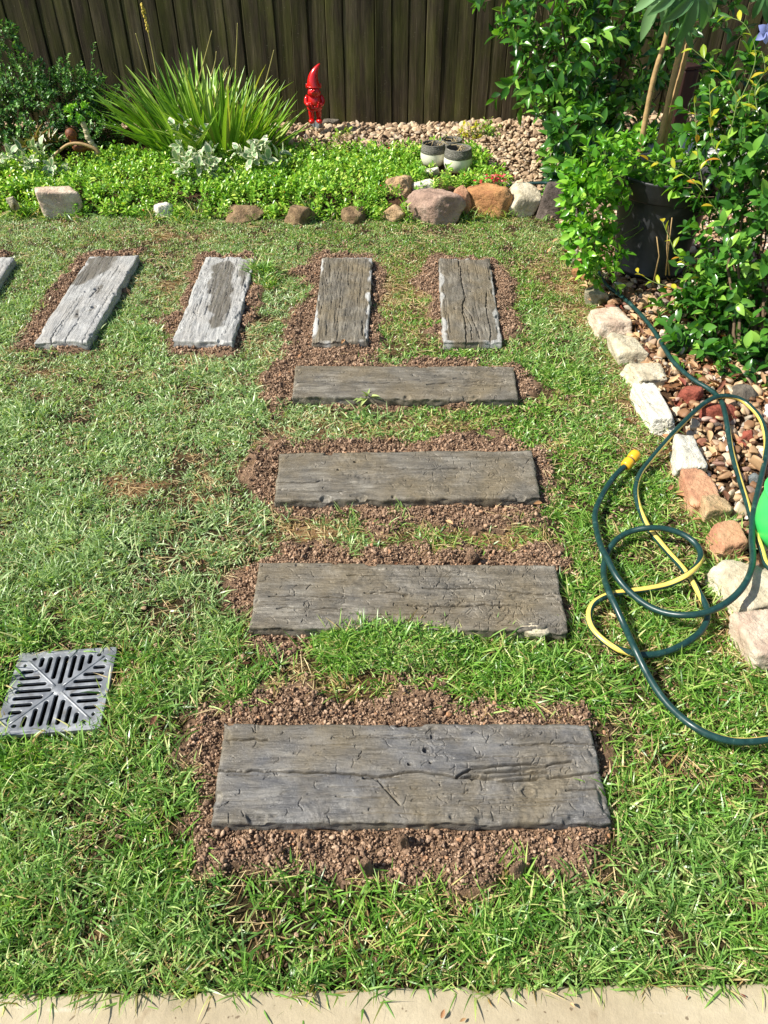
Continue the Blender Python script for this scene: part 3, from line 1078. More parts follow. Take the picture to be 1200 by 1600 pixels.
# ------------------------------------------------------------------ border stones
ROCK = {
    "cream": stone_mat("cream_sandstone", [srgb(168, 154, 126), srgb(206, 194, 166), srgb(226, 218, 196)], 0.7, 8),
    "white": stone_mat("white_sandstone", [srgb(190, 182, 160), srgb(224, 218, 200), srgb(238, 234, 222)], 0.7, 8),
    "pinkgrey": stone_mat("pink_grey_sandstone", [srgb(132, 108, 94), srgb(170, 142, 124), srgb(194, 170, 152)], 0.8, 7),
    "pinkwhite": stone_mat("pinkish_white_sandstone", [srgb(168, 138, 118), srgb(208, 188, 164), srgb(226, 216, 198)], 0.7, 6),
    "orange": stone_mat("orange_sandstone", [srgb(150, 98, 66), srgb(184, 136, 88), srgb(206, 166, 116)], 0.9, 6),
    "tan": stone_mat("tan_sandstone", [srgb(158, 126, 92), srgb(196, 164, 124), srgb(214, 188, 152)], 0.8, 7),
    "brown": stone_mat("brown_stone", [srgb(104, 82, 60), srgb(150, 124, 92), srgb(184, 160, 124)], 0.9, 9, 0.3),
    "darkgrey": stone_mat("dark_grey_stone", [srgb(66, 58, 52), srgb(100, 88, 80), srgb(134, 120, 110)], 0.9, 8),
    "red": stone_mat("red_sandstone", [srgb(122, 62, 48), srgb(156, 84, 66), srgb(178, 110, 90)], 0.8, 8),
    "mossy": stone_mat("mossy_pale_stone", [srgb(132, 124, 98), srgb(176, 168, 140), srgb(204, 198, 174)], 0.9, 9, 0.5),
    "bluegrey": stone_mat("blue_grey_stone", [srgb(86, 92, 94), srgb(116, 122, 122), srgb(146, 150, 148)], 0.7, 9),
    "greybrown": stone_mat("grey_brown_stone", [srgb(84, 78, 68), srgb(112, 104, 92), srgb(140, 132, 116)], 0.8, 9, 0.2),
    "redtan": stone_mat("red_tan_sandstone", [srgb(162, 106, 82), srgb(192, 146, 112), srgb(210, 178, 144)], 0.8, 5),
}
_bm = bmesh.new()
bmesh.ops.create_icosphere(_bm, subdivisions=5, radius=1.0)
ICO_V = np.array([v.co[:] for v in _bm.verts])
ICO_F = np.array([[v.index for v in f.verts] for f in _bm.faces])
_bm.free()
_bm = bmesh.new()
bmesh.ops.create_icosphere(_bm, subdivisions=3, radius=1.0)
ICO3_V = np.array([v.co[:] for v in _bm.verts])
ICO3_F = np.array([[v.index for v in f.verts] for f in _bm.faces])
_bm.free()
_bm = bmesh.new()
bmesh.ops.create_icosphere(_bm, subdivisions=2, radius=1.0)
ICO2_V = np.array([v.co[:] for v in _bm.verts])
ICO2_F = np.array([[v.index for v in f.verts] for f in _bm.faces])
_bm.free()


def rock_verts(seed, planes=11, soft=0.06, rough=0.05, base=ICO_V):
    rg = np.random.default_rng(seed)
    n = rg.normal(size=(planes, 3))
    n /= np.linalg.norm(n, axis=1)[:, None]
    n = np.r_[n, [[0, 0, -1], [0.12 * rg.normal(), 0.12 * rg.normal(), 1]]]
    n /= np.linalg.norm(n, axis=1)[:, None]
    dd = np.r_[rg.uniform(0.68, 0.98, planes), [0.8, 0.75]]
    dots = base @ n.T
    r = np.where(dots > 0.05, dd[None] / np.maximum(dots, 0.05), 9.0)
    k = 1 / soft
    rmin = -np.log(np.exp(-k * np.minimum(r, 3)).sum(1)) / k
    rmin = np.clip(rmin, 0.45, 1.25)
    V = base * rmin[:, None]
    q = V * 2.2
    f = noise3(q[:, 0], q[:, 1], q[:, 2], seed) + 0.5 * noise3(q[:, 0] * 2.3, q[:, 1] * 2.3, q[:, 2] * 2.3, seed + 1) + 0.35 * noise3(q[:, 0] * 6, q[:, 1] * 6, q[:, 2] * 6, seed + 2)
    f2 = np.abs(noise3(q[:, 0] * 3, q[:, 1] * 3, q[:, 2] * 8, seed + 3))
    V = V * (1 + rough * f - 0.6 * rough * np.exp(-(f2 / 0.06) ** 2))[:, None]
    return V


def block_verts(seed, soft=0.05, rough=0.03):
    """A roughly squared quarried block: a sphere cut by the six sides of a crooked box and a few corner cuts."""
    rg = np.random.default_rng(seed)
    n = [[1, 0, 0], [-1, 0, 0], [0, 1, 0], [0, -1, 0], [0, 0, 1], [0, 0, -1]]
    n = np.array(n, float) + rg.normal(0, .13, (6, 3))
    k = rg.normal(size=(6, 3))
    k = np.r_[n, k]
    k /= np.linalg.norm(k, axis=1)[:, None]
    dd = np.r_[rg.uniform(.56, .66, 6), rg.uniform(.78, .95, 6)]
    dots = ICO_V @ k.T
    r = np.where(dots > 0.04, dd[None] / np.maximum(dots, 0.04), 9.0)
    q_ = 1 / soft
    r = np.clip(-np.log(np.exp(-q_ * np.minimum(r, 3)).sum(1)) / q_, 0.4, 1.2)
    V = ICO_V * r[:, None]
    q = V * 2.6
    f = noise3(q[:, 0], q[:, 1], q[:, 2], seed) + .6 * noise3(q[:, 0] * 2.3, q[:, 1] * 2.3, q[:, 2] * 2.3, seed + 1) + .4 * noise3(q[:, 0] * 6, q[:, 1] * 6, q[:, 2] * 6, seed + 2)
    f2 = np.abs(noise3(q[:, 0] * 2, q[:, 1] * 2, q[:, 2] * 7, seed + 3))
    return V * (1 + rough * f - 0.05 * np.exp(-(f2 / .05) ** 2))[:, None]


def rock(seed, x0, x1, y0, y1, key, label, rz=0.0, name="rock", depth=0.8, aspect=1.0, cat="rock", group="stones edging the garden beds", sink=0.45, planes=11, rough=0.05, z=None, soft=0.06, block=0.0):
    """A stone that shows between pixel columns x0..x1 and rows y0..y1."""
    p = G((x0 + x1) / 2, y1, 0.0)
    gz = float(ground_z(p.x, p.y + 0.05)) if z is None else z
    p = G((x0 + x1) / 2, y1, gz)
    s = pxm(p)
    if block:                        # squared blocks of the right hand edging
        H = block
        D = (G((x0 + x1) / 2, y0, gz + H).y - p.y) * 1.36
        W = (x1 - x0 - 0.3 * (x1 - 600) * (y1 - y0) / (y1 + 260)) / s * 1.22
        V = block_verts(seed, 0.045, rough * .8)
    else:
        if y1 < 355 and x0 > 600:
            y0 -= 0.1 * (y1 - y0)
            aspect *= 1.14
        W = (x1 - x0) / s * aspect
        D = W * depth
        th = math.atan2(CAM_H - gz, p.y)
        H = max(0.035, ((y1 - y0) / s - D * math.sin(th) * 0.85) / math.cos(th))
        V = rock_verts(seed, planes, soft, rough)
    ext = V.max(0) - V.min(0)
    V = (V - (V.max(0) + V.min(0)) / 2) / ext
    V = V * np.array([W, D, H * (1 + sink)])
    V[:, 2] += H * (1 + sink) / 2 - H * sink
    o = link(name, mesh(name, V, ICO_F, [ROCK[key]]))
    o.location = (p.x, p.y + D * (0.47 if block else 0.43), gz)
    o.rotation_euler = (0, 0, rz)
    return tag(o, label, cat, group)


ROCKS = [
    (11, 69, 113, 290, 330, "pinkwhite", "squarish pinkish grey stone standing alone at the left of the bed edge", {"block": .1, "rz": .35}),
    (12, 10, 28, 306, 324, "mossy", "tiny greyish stone low in the weeds at the far left of the bed edge", {}),
    (13, 238, 270, 315, 337, "white", "small whitish stone in front of the ground cover below the spiky clump", {}),
    (14, 350, 412, 316, 350, "brown", "brown stone half hidden under ground cover, left of the centre", {}),
    (15, 442, 492, 316, 352, "brown", "mossy brown stone almost buried by ground cover, below the gnome", {}),
    (16, 532, 572, 320, 350, "brown", "dark brown wedge stone at the bed edge under overhanging leaves", {}),
    (17, 594, 634, 318, 346, "tan", "small tan stone tucked in leaves left of the big pinkish boulder", {}),
    (18, 600, 648, 271, 308, "tan", "craggy tan stone sitting up in the ground cover behind the big boulder", {"rough": .11, "z": .05}),
    (19, 646, 680, 281, 301, "white", "flat white stone between the craggy tan stone and the small pots", {"z": .06}),
    (20, 662, 686, 261, 275, "white", "small white stone chip in the ground cover in front of the small pots", {"z": .06}),
    (21, 637, 722, 291, 350, "pinkgrey", "big pinkish grey boulder at the bed edge, largest of the stones", {"planes": 8, "soft": .04}),
    (22, 706, 736, 293, 328, "redtan", "reddish stone wedged behind the right end of the big pinkish boulder", {"z": .03}),
    (23, 726, 797, 288, 342, "orange", "orange and ochre boulder right of the big pinkish one", {"planes": 8}),
    (24, 786, 843, 290, 336, "cream", "cream block stone between the orange boulder and the dark stone", {"planes": 7}),
    (25, 842, 880, 290, 340, "darkgrey", "dark grey brown stone at the corner, under the end of the hose", {}),
    (26, 876, 906, 316, 358, "pinkwhite", "upright pale tan stone at the corner beside the trailing plant", {"planes": 8}),
    (27, 884, 906, 346, 378, "cream", "small pale stone below the corner, partly under trailing leaves", {}),
    (28, 884, 904, 388, 414, "mossy", "small mossy pale stone beside the trailing plant", {}),
    (29, 894, 926, 416, 440, "orange", "flat orange stone just below the trailing plant", {}),
    (30, 912, 952, 445, 480, "mossy", "rounded mossy pale stone beside the start of the green hose", {}),
    (31, 931, 986, 480, 535, "pinkwhite", "blocky pinkish white stone, first of the pale row below the black pot", {"rz": .12, "block": .075}),
    (32, 957, 1007, 524, 573, "cream", "cream stone with an angular end, second of the pale row below the pot", {"rz": .05, "block": .07}),
    (33, 980, 1042, 567, 610, "cream", "wide cream stone beside the dry leaf litter, left of the red sandstone lump", {"rz": .1, "block": .06}),
    (34, 1010, 1064, 606, 682, "white", "long white stone just left of the hose crossing", {"rz": .12, "block": .07}),
    (35, 1054, 1107, 680, 752, "white", "bright white rounded block right of the hose connector", {"rz": -.05, "block": .08}),
    (36, 1074, 1124, 742, 806, "redtan", "sandstone block with a red flank, below the bright white block", {"rz": 0.05, "block": .06}),
    (37, 1092, 1141, 770, 824, "tan", "yellowish tan block next to the red flanked sandstone", {"rz": .08, "block": .065}),
    (38, 1114, 1166, 820, 880, "redtan", "brownish sandstone block with a white face, below the tan block", {"rz": .05, "block": .065}),
    (39, 1134, 1235, 886, 968, "cream", "large cream stone at the right edge with the hose arching over it", {"rz": .15, "block": .07}),
    (40, 1160, 1240, 966, 1052, "pinkwhite", "pinkish cream stone at the right edge, lowest of the border", {"rz": .1, "block": .075}),
]
for sd, x0, x1, y0, y1, key, lab, kw in ROCKS:
    rock(sd, x0, x1, y0, y1, key, lab, **kw)
for sd, x0, x1, y0, y1, key, lab, kw in [
    (51, 1057, 1100, 597, 640, "red", "brick red sandstone lump lying left of the hose crossing", {"planes": 8}),
    (52, 1093, 1156, 624, 664, "red", "long reddish stone under the hose strand below the crossing", {"planes": 9, "depth": .6}),
    (53, 1145, 1190, 597, 636, "greybrown", "folded grey tan stone in the shade of the shrub", {}),
    (54, 1154, 1181, 677, 692, "red", "maroon chip above the smaller red chip in the right gravel", {}),
    (55, 1148, 1169, 688, 709, "red", "small red chip between the two hose strands", {}),
    (56, 1168, 1190, 738, 760, "bluegrey", "round blue grey stone beside the green plastic tub", {"planes": 16}),
    (57, 1106, 1131, 662, 676, "darkgrey", "flat dark grey chip below the long reddish stone", {}),
    (58, 752, 776, 253, 271, "darkgrey", "purplish grey stone in the gravel right of the small pots", {"z": .05}),
    (59, 1008, 1034, 524, 542, "darkgrey", "small dark chip beside the hose in the upper gravel", {}),
]:
    rock(sd, x0, x1, y0, y1, key, lab, name="stone", cat="stone", group="loose stones lying in the gravel", **kw)
rock(61, 482, 506, 187, 205, "bluegrey", "blue grey stone block under the left foot of the gnome", name="stone", cat="stone", group="stones under the gnome", z=.07, planes=7, depth=.9)
rock(62, 502, 532, 184, 202, "greybrown", "grey brown stone block under the right foot of the gnome", name="stone", cat="stone", group="stones under the gnome", z=.07, planes=7, depth=.9)

# ------------------------------------------------------------------ gravel
PEB_STOPS = [(0.0, srgb(92, 66, 48)), (0.18, srgb(140, 104, 74)), (0.36, srgb(172, 140, 104)), (0.52, srgb(196, 168, 130)), (0.64, srgb(150, 118, 92)), (0.76, srgb(214, 198, 168)), (0.86, srgb(130, 122, 112)), (0.94, srgb(150, 92, 66)), (1.0, srgb(226, 220, 206))]
M_PEB = tint_stone("river_pebble", PEB_STOPS, 0.55)
M_GRAV = tint_stone("brown_gravel", [(0.0, srgb(116, 96, 76)), (0.3, srgb(160, 134, 106)), (0.6, srgb(188, 162, 130)), (0.85, srgb(210, 188, 156)), (1.0, srgb(134, 122, 112))], 0.75)


def pebble_meshes(name, mat_, n, planes, soft, rough):
    r = []
    for k in range(n):
        V = rock_verts(900 + k, planes, soft, rough, ICO3_V)
        V = V * np.array([1, random.uniform(.6, .9), random.uniform(.42, .68)])
        r.append(mesh(name, V, ICO3_F, [mat_]))
    return r


PEBS = pebble_meshes("pebble", M_PEB, 12, 14, 0.12, 0.03)
GRAVS = pebble_meshes("gravel_piece", M_GRAV, 10, 9, 0.07, 0.05)
C_PEB, C_GRAV = proto_coll("pebble_kinds", PEBS), proto_coll("gravel_kinds", GRAVS)


def euler_rand(n, tilt=0.5):
    return np.c_[RNG.normal(0, tilt, n), RNG.normal(0, tilt, n), RNG.uniform(0, 6.283, n)]


# the right hand bed, with the larger pebbles picked out one by one
RB = [tuple(p) for p in wpoly([(893, 400), (935, 470), (985, 530), (1020, 590), (1052, 650), (1095, 720), (1125, 790), (1156, 855), (1185, 930)])] + [(1.0, 0.95), (1.12, 0.72), (2.8, 0.72), (2.8, 4.1), (1.05, 4.0)]
bx, by = rand_in(RB, 2600)
bs = RNG.lognormal(math.log(0.0135), 0.33, len(bx))
bz = ground_z(bx, by) + RNG.uniform(0.0, 0.024, len(bx)) + 0.002
big = np.argsort(-bs * (by < 3.2))
px_, py_, dp_ = proj(np.c_[bx, by, bz])
seen = (px_ < 1195) & (py_ > 440) & (py_ < 940) & ((py_ > 620) | (px_ < 1075 + 0.3 * (py_ - 440)))
chosen = [i for i in big if seen[i] and bs[i] * FPX / dp_[i] > 5.0][:230]
cs = set(chosen)
for k, i in enumerate(chosen):
    o = link("pebble", PEBS[k % 12])
    o.location = (bx[i], by[i], bz[i] + 0.006)
    o.scale = (bs[i],) * 3
    o.rotation_euler = (RNG.normal(0, .45), RNG.normal(0, .45), RNG.uniform(0, 6.28))
    tag(o, "loose river pebble lying in the gravel of the right hand bed", "pebble", "larger pebbles in the right bed")
rest = np.array([i for i in range(len(bx)) if i not in cs])
scatter("pebble_gravel", "brown and cream river pebbles filling the right hand bed", "gravel", np.c_[bx, by, bz][rest], euler_rand(len(rest)), bs[rest], RNG.integers(0, 12, len(rest)), C_PEB)

# the coarser gravel along the fence and round the back shrub
GA = [tuple(p) for p in wpoly([(470, 235), (560, 246), (640, 244), (720, 250), (740, 275), (775, 295), (835, 304), (890, 345)], .06)] + [(1.05, 3.9), (3.4, 3.9), (3.4, FENCE_Y - .01), (-3.6, FENCE_Y - .01), (-3.6, 5.42), (-1.3, 5.3)]
gx_, gy_ = rand_in(GA, 2100)
far_ = smooth((gy_ - 5.1) / 0.3)
gs = RNG.lognormal(math.log(0.0125), 0.28, len(gx_)) * (1 + 0.55 * far_)
gz_ = ground_z(gx_, gy_) + RNG.uniform(0, 0.02, len(gx_)) + 0.003 + 0.012 * far_
scatter("fence_gravel", "tan gravel along the foot of the fence and around the back shrub", "gravel", np.c_[gx_, gy_, gz_], euler_rand(len(gx_)), gs, RNG.integers(0, 10, len(gx_)), C_GRAV)

# ------------------------------------------------------------------ garden hose, one long run
HZ = 0.042
C5 = lambda x, y: (880 + x / 3.75, 560 + y / 3.75)
C6 = lambda x, y: (880 + x / 3.75, 800 + y / 3.75)
HOSE = [  # pixel, height, stripe direction in degrees (0 = up, 90 = left of travel, -90 = right)
    (C5(375, 620), .045, 180), (C5(310, 680), .04, 180), (C5(240, 780), .036, 180), (C5(188, 900), .038, 180), (C5(195, 1000), .042, 170), (C5(225, 1110), .05, 170), (C6(258, 270), .056, 180),
    (C6(320, 390), .05, 180), (C6(430, 505), .045, 180), (C6(560, 580), .046, 180), (C6(700, 605), .055, 180), (C6(830, 590), .066, 170), (C6(960, 530), .08, 180),
    (C6(1060, 430), .095, 180), (C6(1110, 300), .085, 180), (C5(1105, 1050), .07, 180), (C5(1115, 900), .06, 175), (C5(1150, 740), .05, 160), (C5(1182, 600), .045, 130), (C5(1190, 480), .045, 95),
    (C5(1165, 370), .045, 95), (C5(1110, 295), .05, 100), (C5(1040, 240), .058, 120), (C5(950, 220), .074, 150), (C5(880, 232), .074, 150), (C5(800, 285), .066, 130), (C5(700, 380), .06, 110), (C5(600, 490), .05, 100),
    (C5(510, 595), .042, 100), (C5(448, 680), .036, 95), (C5(425, 770), .03, 80), (C5(440, 860), .03, 50), (C5(472, 940), .03, 15), (C5(510, 1010), .028, 0), (C6(560, 170), .03, 0),
    (C6(620, 242), .032, 5), (C6(700, 330), .034, 10), (C6(760, 415), .034, -20), (C6(805, 490), .034, -60), (C6(838, 550), .034, -150), (C6(845, 620), .036, 180), (C6(815, 690), .034, 180), (C6(740, 755), .032, 180),
    (C6(620, 815), .03, 180), (C6(500, 838), .029, 180), (C6(400, 828), .029, 150), (C6(310, 798), .031, 60), (C6(230, 748), .033, 30), (C6(170, 680), .034, 40), (C6(150, 600), .034, 40),
    (C6(180, 535), .034, 50), (C6(255, 490), .033, 40), (C6(340, 472), .032, 10), (C6(430, 460), .033, 0), (C6(520, 447), .038, 0), (C6(620, 425), .045, 0), (C6(720, 375), .056, -10), (C6(785, 315), .054, -40), (C6(808, 255), .046, -80),
    (C6(785, 195), .044, -150), (C6(710, 135), .048, 180), (C6(610, 100), .052, 180), (C6(500, 93), .052, 180), (C6(400, 112), .044, 180), (C6(320, 155), .036, 180), (C6(270, 220), .03, 180), (C6(240, 300), .03, 180),
    (C6(240, 380), .034, 180), (C6(268, 470), .052, 180), (C6(310, 560), .05, 180), (C6(365, 680), .045, 180), (C6(415, 790), .052, 180), (C6(475, 915), .046, 180), (C6(550, 1045), .042, 170), (C6(640, 1155), .042, 120),
    (C6(760, 1255), .042, 95), (C6(880, 1315), .042, 85), (C6(1000, 1345), .042, 80), (C6(1110, 1345), .042, 80), (C6(1220, 1330), .042, 80), ((1245, 1150), .042, 80), ((1310, 1110), .045, 90), ((1335, 1040), .06, 120),
    ((1300, 970), .06, 60), ((1240, 915), .06, 0), (C5(1200, 1220), .05, 0), (C5(1165, 1130), .045, -5), (C5(1130, 1030), .04, -10), (C5(1098, 920), .036, -15), (C5(1072, 830), .036, -25), (C5(1030, 700), .036, -35), (C5(990, 560), .038, -48),
    (C5(968, 440), .044, -70), (C5(950, 330), .054, -120), (C5(925, 250), .05, -170), (C5(870, 190), .044, -180), (C5(770, 130), .042, 180), (C5(690, 65), .038, 180), (C5(630, 0), .036, 180), ((1020, 515), .036, 180), ((995, 485), .036, 180),
    ((970, 462), .036, 180), ((948, 446), .036, 180), ((933, 420), .04, 180), ((922, 385), .05, 180), ((914, 345), .07, 180), ((902, 315), .1, 180), ((884, 295), .12, -100), ((862, 287), .125, -70), ((835, 286), .12, -85), ((800, 289), .1, -110), ((784, 294), .07, -110),
]
_on = [i for i, (p, z, a) in enumerate(HOSE) if p == (1240, 915)][0]
hp = np.array([list(G(p[0], p[1], z + (.014 if i > _on and z < .06 else -.005 if z < .05 and p[0] < 1060 else .004))) for i, (p, z, a) in enumerate(HOSE)])
ha = np.unwrap(np.radians([a for p, z, a in HOSE]))


def catmull(P, step):
    P = np.asarray(P)
    out = []
    for i in range(len(P) - 1):
        p0, p1, p2, p3 = P[max(i - 1, 0)], P[i], P[i + 1], P[min(i + 2, len(P) - 1)]
        n = max(2, int(np.linalg.norm((p2 - p1)[:3]) / step))
        for k in range(n):
            t_ = k / n
            out.append(0.5 * (2 * p1 + (p2 - p0) * t_ + (2 * p0 - 5 * p1 + 4 * p2 - p3) * t_ ** 2 + (3 * p1 - p0 - 3 * p2 + p3) * t_ ** 3))
    out.append(P[-1])
    return np.array(out)


hc = catmull(np.c_[hp, ha], 0.006)
for it in range(6):
    hc[1:-1, :3] = 0.25 * hc[:-2, :3] + 0.5 * hc[1:-1, :3] + 0.25 * hc[2:, :3]
HR, HS = 0.0082, 20
T = np.gradient(hc[:, :3], axis=0)
T /= np.linalg.norm(T, axis=1)[:, None]
left = np.cross([0, 0, 1.0], T)
left /= np.linalg.norm(left, axis=1)[:, None]
upv = np.cross(T, left)
nh = len(hc)
an = 2 * math.pi * np.arange(HS) / HS
ang = an[None] + hc[:, 3][:, None]           # ring turned so that index 0 sits on the stripe
rib = HR * (1 + 0.012 * np.cos(an[None] * 10))
V = hc[:, None, :3] + rib[..., None] * (np.cos(ang)[..., None] * upv[:, None] + np.sin(ang)[..., None] * left[:, None])
i0 = (np.arange(nh - 1)[:, None] * HS + np.arange(HS)[None])
i1 = (np.arange(nh - 1)[:, None] * HS + (np.arange(HS)[None] + 1) % HS)
F = np.stack([i0, i0 + HS, i1 + HS, i1], 2)
stripe = np.zeros((nh - 1, HS), int)
stripe[:, [HS - 3, HS - 2, HS - 1, 0, 1]] = 1
t = NT("green_hose")
n2 = t.noise(t.coords(), 42, 6, 0.7)
M_HOSE = t.fin(t.ramp(n2, [(0.3, srgb(18, 44, 42)), (0.6, srgb(28, 62, 58)), (0.76, srgb(84, 108, 100))]), t.ramp(n2, [(0.3, g_(0.28)), (0.7, g_(0.45))]), t.bump(n2, 0.1, 0.002), 0.5)
M_STRIPE = plain("yellow_stripe", srgb(224, 196, 96), 0.35, 0.16, 30)
hose = thing("garden_hose", "dark green garden hose with a yellow stripe, looped over the lawn and border stones", "hose", tuple(hp[0]))
tube = link("tube", mesh("tube", V.reshape(-1, 3) - hp[0], F.reshape(-1, 4), [M_HOSE, M_STRIPE], stripe.ravel()), hose)
# yellow connector on the free end
d0 = Vector(hc[0, :3] - hc[6, :3])
d0.z = 0.012
d0.normalize()
M_CONN = plain("yellow_plastic", srgb(222, 168, 38), 0.35, 0.1, 40)
M_GREYP = plain("grey_plastic", srgb(84, 84, 80), 0.45)
rotm = d0.to_track_quat('Z', 'Y').to_matrix().to_4x4()
for nm, mt, prof in (("connector", M_CONN, [(0.0098, -0.012), (0.0155, -0.011), (0.0168, -0.006), (0.0168, 0.012), (0.0158, 0.016), (0.0125, 0.0165)]),
                     ("collar", M_GREYP, [(0.0128, 0.0155), (0.0132, 0.0165), (0.0132, 0.021), (0.0124, 0.022)]),
                     ("connector_tip", M_CONN, [(0.0125, 0.0215), (0.0158, 0.0225), (0.017, 0.027), (0.0172, 0.044), (0.0155, 0.05), (0.0125, 0.052), (0.0085, 0.0515), (0.008, 0.03), (0.0, 0.03)])):
    m = MB()
    pr = []
    m.lathe(prof, seg=24)
    if nm != "collar":
        Va = np.concatenate(m.V)
        a_ = np.arctan2(Va[:, 1], Va[:, 0])
        f_ = 1 + 0.035 * (np.cos(a_ * 12) > 0)
        Va[:, 0] *= f_
        Va[:, 1] *= f_
        m.V = [Va]
    if nm == "connector":
        conn = o = m.build(nm, mt, hose)
        o.matrix_basis = rotm
    else:
        o = m.build(nm, mt, conn)

# ------------------------------------------------------------------ drain grate
t = NT("galvanised_grate")
v = t.coords()
n1, n2 = t.noise(v, 24, 5, 0.6), t.noise(v, 160, 4, 0.6)
c = t.ramp(n1, [(0.3, srgb(100, 102, 105)), (0.55, srgb(140, 143, 146)), (0.75, srgb(170, 172, 174))])
c = t.mix(t.ramp(t.noise(v, 40, 4, .6), [(.58, g_(0)), (.72, g_(.7))]), c, srgb(96, 88, 76))
M_GRATE = t.fin(c, t.ramp(n1, [(0.3, g_(0.35)), (0.7, g_(0.58))]), t.bump(n2, 0.2, 0.001), 0.5, 0.35)
M_PIT = plain("drain_pit", srgb(26, 24, 22), 0.95)
grate = thing("drain_grate", "square grey metal drain grate with radiating slots set in the lawn", "drain grate", (*GRATE_C, 0.001), GRATE_R)


def curve_plate(name, outer, holes, thick, bev, mat_):
    cu = bpy.data.curves.new(name, 'CURVE')
    cu.dimensions = '2D'
    cu.fill_mode = 'BOTH'
    cu.extrude = thick / 2
    cu.bevel_depth = bev
    cu.bevel_resolution = 1
    for pts in [outer] + holes:
        sp_ = cu.splines.new('POLY')
        sp_.points.add(len(pts) - 1)
        for q, (a, b) in zip(sp_.points, pts):
            q.co = (a, b, 0, 1)
        sp_.use_cyclic_u = True
    o = bpy.data.objects.new(name, cu)
    SC.collection.objects.link(o)
    dg = bpy.context.evaluated_depsgraph_get()
    me = bpy.data.meshes.new_from_object(o.evaluated_get(dg))
    me.name = name
    bpy.data.objects.remove(o)
    bpy.data.curves.remove(cu)
    me.materials.clear()
    me.materials.append(mat_)
    me.polygons.foreach_set("use_smooth", np.zeros(len(me.polygons), bool))
    return me


def rrect(h, r, n=5):
    out = []
    for cx, cy, a0 in ((h - r, h - r, 0), (-h + r, h - r, 90), (-h + r, -h + r, 180), (h - r, -h + r, 270)):
        for k in range(n + 1):
            a = R(a0 + 90 * k / n)
            out.append((cx + r * math.cos(a), cy + r * math.sin(a)))
    return out


def slot(x, y0, y1, w, rot):
    out = []
    for cy, a0 in ((y1 - w / 2, 0), (y0 + w / 2, 180)):
        for k in range(9):
            a = R(a0 + 180 * k / 8)
            out.append((x + w / 2 * math.cos(a), cy + w / 2 * math.sin(a)))
    c, s = math.cos(rot), math.sin(rot)
    return [(a * c - b * s, a * s + b * c) for a, b in out]


hs = GRATE_S / 2
holes = []
pt, sw = 0.0189, 0.0122
for q in range(4):
    for k in range(-4, 5):
        if q % 2 == 0 and False:
            pass
        y0 = abs(k) * pt + 0.0095 + (0.004 if k == 0 else 0.001)
        y1 = 0.0985
        if y1 - y0 < sw * 1.05:
            y1 = y0 + sw * 1.05
        if abs(k) == 4:
            y0, y1 = 0.0885, 0.0885 + 0.0095
        holes.append(slot(k * pt, y0, y1, sw, q * math.pi / 2))
plate = link("grate_plate", curve_plate("grate_plate", rrect(hs - 0.006, 0.006), holes, 0.006, 0.001, M_GRATE), grate, (0, 0, 0.004))
rim = link("frame", curve_plate("frame", rrect(hs + 0.002, 0.008), [rrect(hs - 0.0045, 0.006)], 0.012, 0.001, M_GRATE), grate, (0, 0, 0.001))
# raised cross ribs and hub
m = MB()
for a in (45, 135, 225, 315):
    c, s = math.cos(R(a)), math.sin(R(a))
    pts = [(c * r, s * r, 0.0072) for r in np.linspace(0.012, 0.125, 8)]
    m.tube(pts, 0.0032, 8)
m.ellipsoid((0, 0, 0.006), (0.017, 0.017, 0.0045), 20, 8)
m.build("cross_rib", M_GRATE, grate)
m = MB()
for a in range(4):
    c, s = math.cos(a * math.pi / 2), math.sin(a * math.pi / 2)
    m.box((c * (hs - 0.008), s * (hs - 0.008), -0.08), (0.006, GRATE_S - 0.01, 0.15), 0, a * math.pi / 2)
m.box((0, 0, -0.155), (GRATE_S, GRATE_S, 0.01))
m.build("sump", M_PIT, grate, False)

# ------------------------------------------------------------------ the red garden gnome
M_RED = NT("red_glaze")
M_RED.b.inputs["Coat Weight"].default_value = 0.5
M_RED.b.inputs["Coat Roughness"].default_value = 0.08
M_RED = M_RED.fin(srgb(198, 22, 20), 0.22, None, 0.5)
gp = GY(493, 192, 5.26)
gnome = thing("garden_gnome", "glossy all red garden gnome with a tall pointed hat in front of the fence", "garden gnome", (gp.x, gp.y, gp.z), R(8))
gnome.scale = (.83, .83, .83)
m = MB()    # trousers, jacket, neck and head as one continuous figure
m.lathe([(0.0, 0.084), (0.03, 0.085), (0.052, 0.092), (0.0575, 0.1), (0.056, 0.112), (0.053, 0.118), (0.0545, 0.125), (0.055, 0.14), (0.053, 0.158), (0.047, 0.178), (0.038, 0.192), (0.036, 0.2), (0.04, 0.212), (0.0425, 0.225), (0.041, 0.24), (0.034, 0.252), (0.0, 0.256)], sy=0.86, seg=28)
for sx in (-1, 1):
    m.tube([(sx * 0.026, 0.0, 0.03), (sx * 0.027, 0.0, 0.05), (sx * 0.027, 0, 0.075), (sx * 0.024, 0, 0.098)], [0.019, 0.02, 0.022, 0.024], 14)
gbody = m.build("body", M_RED, gnome)
